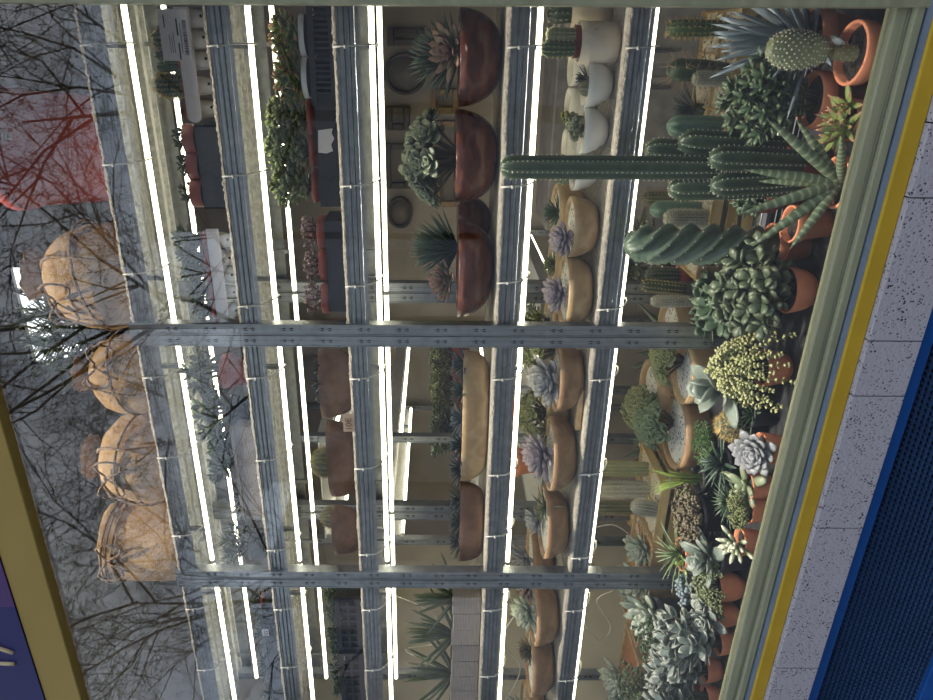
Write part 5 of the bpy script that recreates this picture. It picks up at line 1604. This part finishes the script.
# plants on the crosswise rack
bxc = (bx0 + bx1) / 2
for i, (Yp, mt, lab) in enumerate(((2.85, L_JADED, 'dark green hedge-like plant in brown trough on the tall crosswise rack, nearest'), (3.25, L_OLIV, 'yellow-green plant in brown trough in the middle of the crosswise rack'), (3.65, L_OLIV, 'yellow-green plant in brown trough at the far end of the crosswise rack'))):
    r_ = thing('trough_plant', lab, 'potted plant', (bxc + 0.19, Yp, S[4] - 0.028), 'trough plants on the crosswise rack')
    MB().box(-0.07, 0.07, -0.18, 0.18, 0, 0.10).build('trough', TERRAD, r_, False, bevel=0.006)
    f = fol(r_, mt, 0.10)
    s = fol(r_, STEMM, 0.10, 'stem')
    for k in range(7):
        f.X = s.X = Matrix.Translation((RN.uniform(-.03, .03), -0.15 + 0.05 * k, 0.09))
        f.bush(6, 0.12, 0.06, 0.035, 0.018, 0.005, pairs=4, stem=s, start=0.15)
    done(s)
    done(f)
sgn = thing('chalk_sign', 'small black sign with orange marks standing on the crosswise rack', 'sign', (bxc + 0.2, 2.66, S[4] - 0.026))
MB().box(-0.075, 0.075, -0.006, 0.0, 0, 0.085).build('board', BLACKP, sgn, False)
m = MB()
for x_, z_, w_, h_ in ((-0.03, 0.03, 0.005, 0.03), (-0.02, 0.045, 0.018, 0.005), (-0.02, 0.03, 0.018, 0.005), (0.005, 0.03, 0.005, 0.03), (0.015, 0.03, 0.02, 0.005), (0.015, 0.055, 0.02, 0.005)):
    m.box(x_, x_ + w_, -0.0072, -0.006, z_, z_ + h_)
m.build('orange_marks', mat('orange_chalk', (0.60, 0.24, 0.06), 0.8), sgn, False)
for i, (Yp, k, lab) in enumerate(((2.8, 5, 'broad-leaved green plant low on the crosswise rack, nearest the window'), (3.3, 5, 'broad-leaved green plant low on the crosswise rack, farther in'), (2.9, 3, 'jade-like plant on the upper shelf of the crosswise rack'))):
    r_ = thing('leafy_plant', lab, 'potted plant', (bxc + 0.05, Yp, S[k] - 0.028))
    z_ = pot(r_, 'terra', 0.07, 0.11)
    bush(r_, L_OLIV if k == 5 else L_JADED, z_, 14, 0.12, 0.11, 0.07, 0.035, 0.005, pairs=4, prof='ovate')
# big floor plants deeper in
for i, (y, Y, lab, mt, hh) in enumerate(((352, 2.42, 'large dark agave on a stand behind the gravel bowls', L_DARK, 0.62), (440, 2.42, 'large green agave on a stand behind the fuzzy column cacti', L_ALOED, 0.60), (258, 2.5, 'leafy green plant standing behind the rack near the first posts', L_OLIV, 0.72))):
    r_ = thing('agave_plant' if i < 2 else 'leafy_plant', lab, 'potted plant', (XY(y, Y), Y, 0))
    m = MB()
    m.lathe([(0.13, 0), (0.15, hh - 0.24), (0.16, hh - 0.22)], 24, cap1=True)
    m.build('stand', GREYP, r_)
    z_ = pot(r_, 'dterra', 0.13, 0.2, z=hh - 0.22) + hh - 0.22
    if i < 2:
        ros(r_, mt, z_, 26, 0.38, 0.060, 0.014, e0=5, e1=84, prof='lance', curl=-0.05, rise=0.05, nseg=7)
    else:
        bush(r_, mt, z_, 14, 0.30, 0.16, 0.12, 0.04, 0.004, prof='lance', pairs=5)
# trailing white cables of the lights
for i, (pts, lab) in enumerate((
    (((505, 590, 2.05), (515, 612, 2.12), (500, 640, 2.14), (520, 668, 2.12), (505, 700, 2.1)), 'white cable drooping under the fourth shelf in the left bay'),
    (((590, 528, 2.0), (612, 524, 2.03), (630, 535, 2.08), (640, 548, 2.1)), 'white cable looping beside the second posts under the lowest lit shelf'),
    (((585, 625, 2.0), (600, 640, 2.1), (610, 625, 2.14), (596, 600, 2.14), (612, 590, 2.1)), 'tangled white cable under the lowest lit shelf in the left bay'),
    (((385, 592, 2.18), (430, 612, 2.2), (445, 640, 2.19), (405, 650, 2.2), (440, 665, 2.18)), 'white cable on the rear posts behind the big aloes'))):
    m = MB()
    P = [Vector((XY(y, Y), Y, ZZ(x, y, Y))) for x, y, Y in pts]
    Q = []
    for j in range(len(P) - 1):
        a, b, c, d = P[max(j - 1, 0)], P[j], P[j + 1], P[min(j + 2, len(P) - 1)]
        for k in range(6):
            u = k / 6
            Q.append(0.5 * ((2 * b) + (c - a) * u + (2 * a - 5 * b + 4 * c - d) * u * u + (3 * b - a - 3 * c + d) * u ** 3))
    Q.append(P[-1])
    m.tube(Q, 0.0024, 6)
    tag(m.build('light_cable', CABLE), lab, 'cable', 'cables of the shelf lights')

# ---------------------------------------------------------------- the street behind the photographer, mirrored in the glass
o = struct('street', MB().box(-45, 20, -40, 1.30, -0.12, 0.0), ASPHALT)
o['label'] = 'grey pavement in front of the shop'
def tree(label, x, y, h, seed):
    rng = random.Random(seed)
    root = thing('bare_tree', label, 'tree', (x, y, 0), 'bare winter trees mirrored in the window')
    tr_, br = MB(), MB()
    cnt = [0]
    def grow(m, p, d, L, r, lev):
        pts = [p.copy()]
        q = p.copy()
        dd = d.copy()
        n = 5 if lev < 2 else 4
        for k in range(n):
            dd = (dd + Vector((rng.gauss(0, 1), rng.gauss(0, 1), rng.gauss(0.12, 0.7))) * (0.07 if lev == 0 else 0.2)).normalized()
            q = q + dd * (L / n)
            pts.append(q.copy())
        m.tube(pts, r, 7 if lev < 2 else 3 if lev > 2 else 5, taper=0.25 if lev else 0.12)
        if lev >= 5:
            return
        nb = (11, 7, 5, 4, 3)[lev]
        for k in range(nb):
            u = rng.uniform(0.35 if lev else 0.3, 1.0)
            j = min(n - 1, int(u * n))
            b = pts[j].lerp(pts[j + 1], u * n - j)
            ax = dd.orthogonal().normalized()
            ax = Matrix.Rotation(rng.uniform(0, 6.28), 3, dd) @ ax
            nd = (dd * rng.uniform(0.5, 1.0) + ax * rng.uniform(0.6, 1.1)).normalized()
            grow(br, b, nd, L * rng.uniform(0.42, 0.62), max(0.004, r * ((0.36 if lev == 0 else 0.56) - 0.1 * u) * rng.uniform(0.7, 1.0)), lev + 1)
    grow(tr_, Vector((0, 0, 0)), Vector((rng.uniform(-.08, .08), rng.uniform(-.05, .05), 1)).normalized(), h * 0.62, h * 0.009, 0)
    tr_.build('trunk', BARKT, root)
    br.build('branches', BARKT, root)
    return root
tree('bare tree with forked trunk, mirrored in the glass over the red pot', -0.9, -6.2, 11.5, 5)
tree('bare tree mirrored in the glass over the burlap sacks', -3.9, -7.0, 12.0, 8)
tree('bare tree mirrored in the glass at the left of the window', -8.2, -6.0, 11.0, 14)
tree('bare tree standing farthest left across the street', -12.0, -10.5, 12.5, 21)
def house(label, x0, x1, y, dep, h, mt, cols, rows, sill_):
    root = thing('street_house', label, 'building', ((x0 + x1) / 2, y - dep / 2, 0))
    w_ = (x1 - x0) / 2
    MB().box(-w_, w_, -dep / 2, dep / 2, 0, h).build('walls', mt, root, False)
    MB().box(-w_ - 0.25, w_ + 0.25, -dep / 2 - 0.25, dep / 2 + 0.25, h, h + 0.35).build('roof', GREYP, root, False)
    for j in range(rows):
        for i in range(cols):
            cx = -w_ + 2 * w_ * (i + 0.5) / cols
            cz = 1.6 + (h - 1.6) * (j + 0.4) / rows
            f = MB().box(cx - 0.62, cx + 0.62, dep / 2, dep / 2 + 0.06, cz - 0.85, cz + 0.85).build('window', GREYP, root, False)
            MB().box(cx - 0.52, cx + 0.52, dep / 2 + 0.06, dep / 2 + 0.07, cz - 0.75, cz + 0.75).build('pane', PANE, f, False)
    return root
house('pale pinkish house across the street, mirrored low in the glass', -30, -17.2, -17, 9, 7.0, FACADE, 5, 2, 0)
house('low grey house across the street behind the bare trees', -16.6, -6.5, -21, 8, 8.2, mat('grey_facade', (0.26, 0.27, 0.30), 0.9), 5, 2, 0)
house('low dark house across the street opposite the window jamb', -6.0, 7.0, -20, 8, 10.6, mat('dark_facade', (0.16, 0.165, 0.18), 0.9), 5, 2, 0)
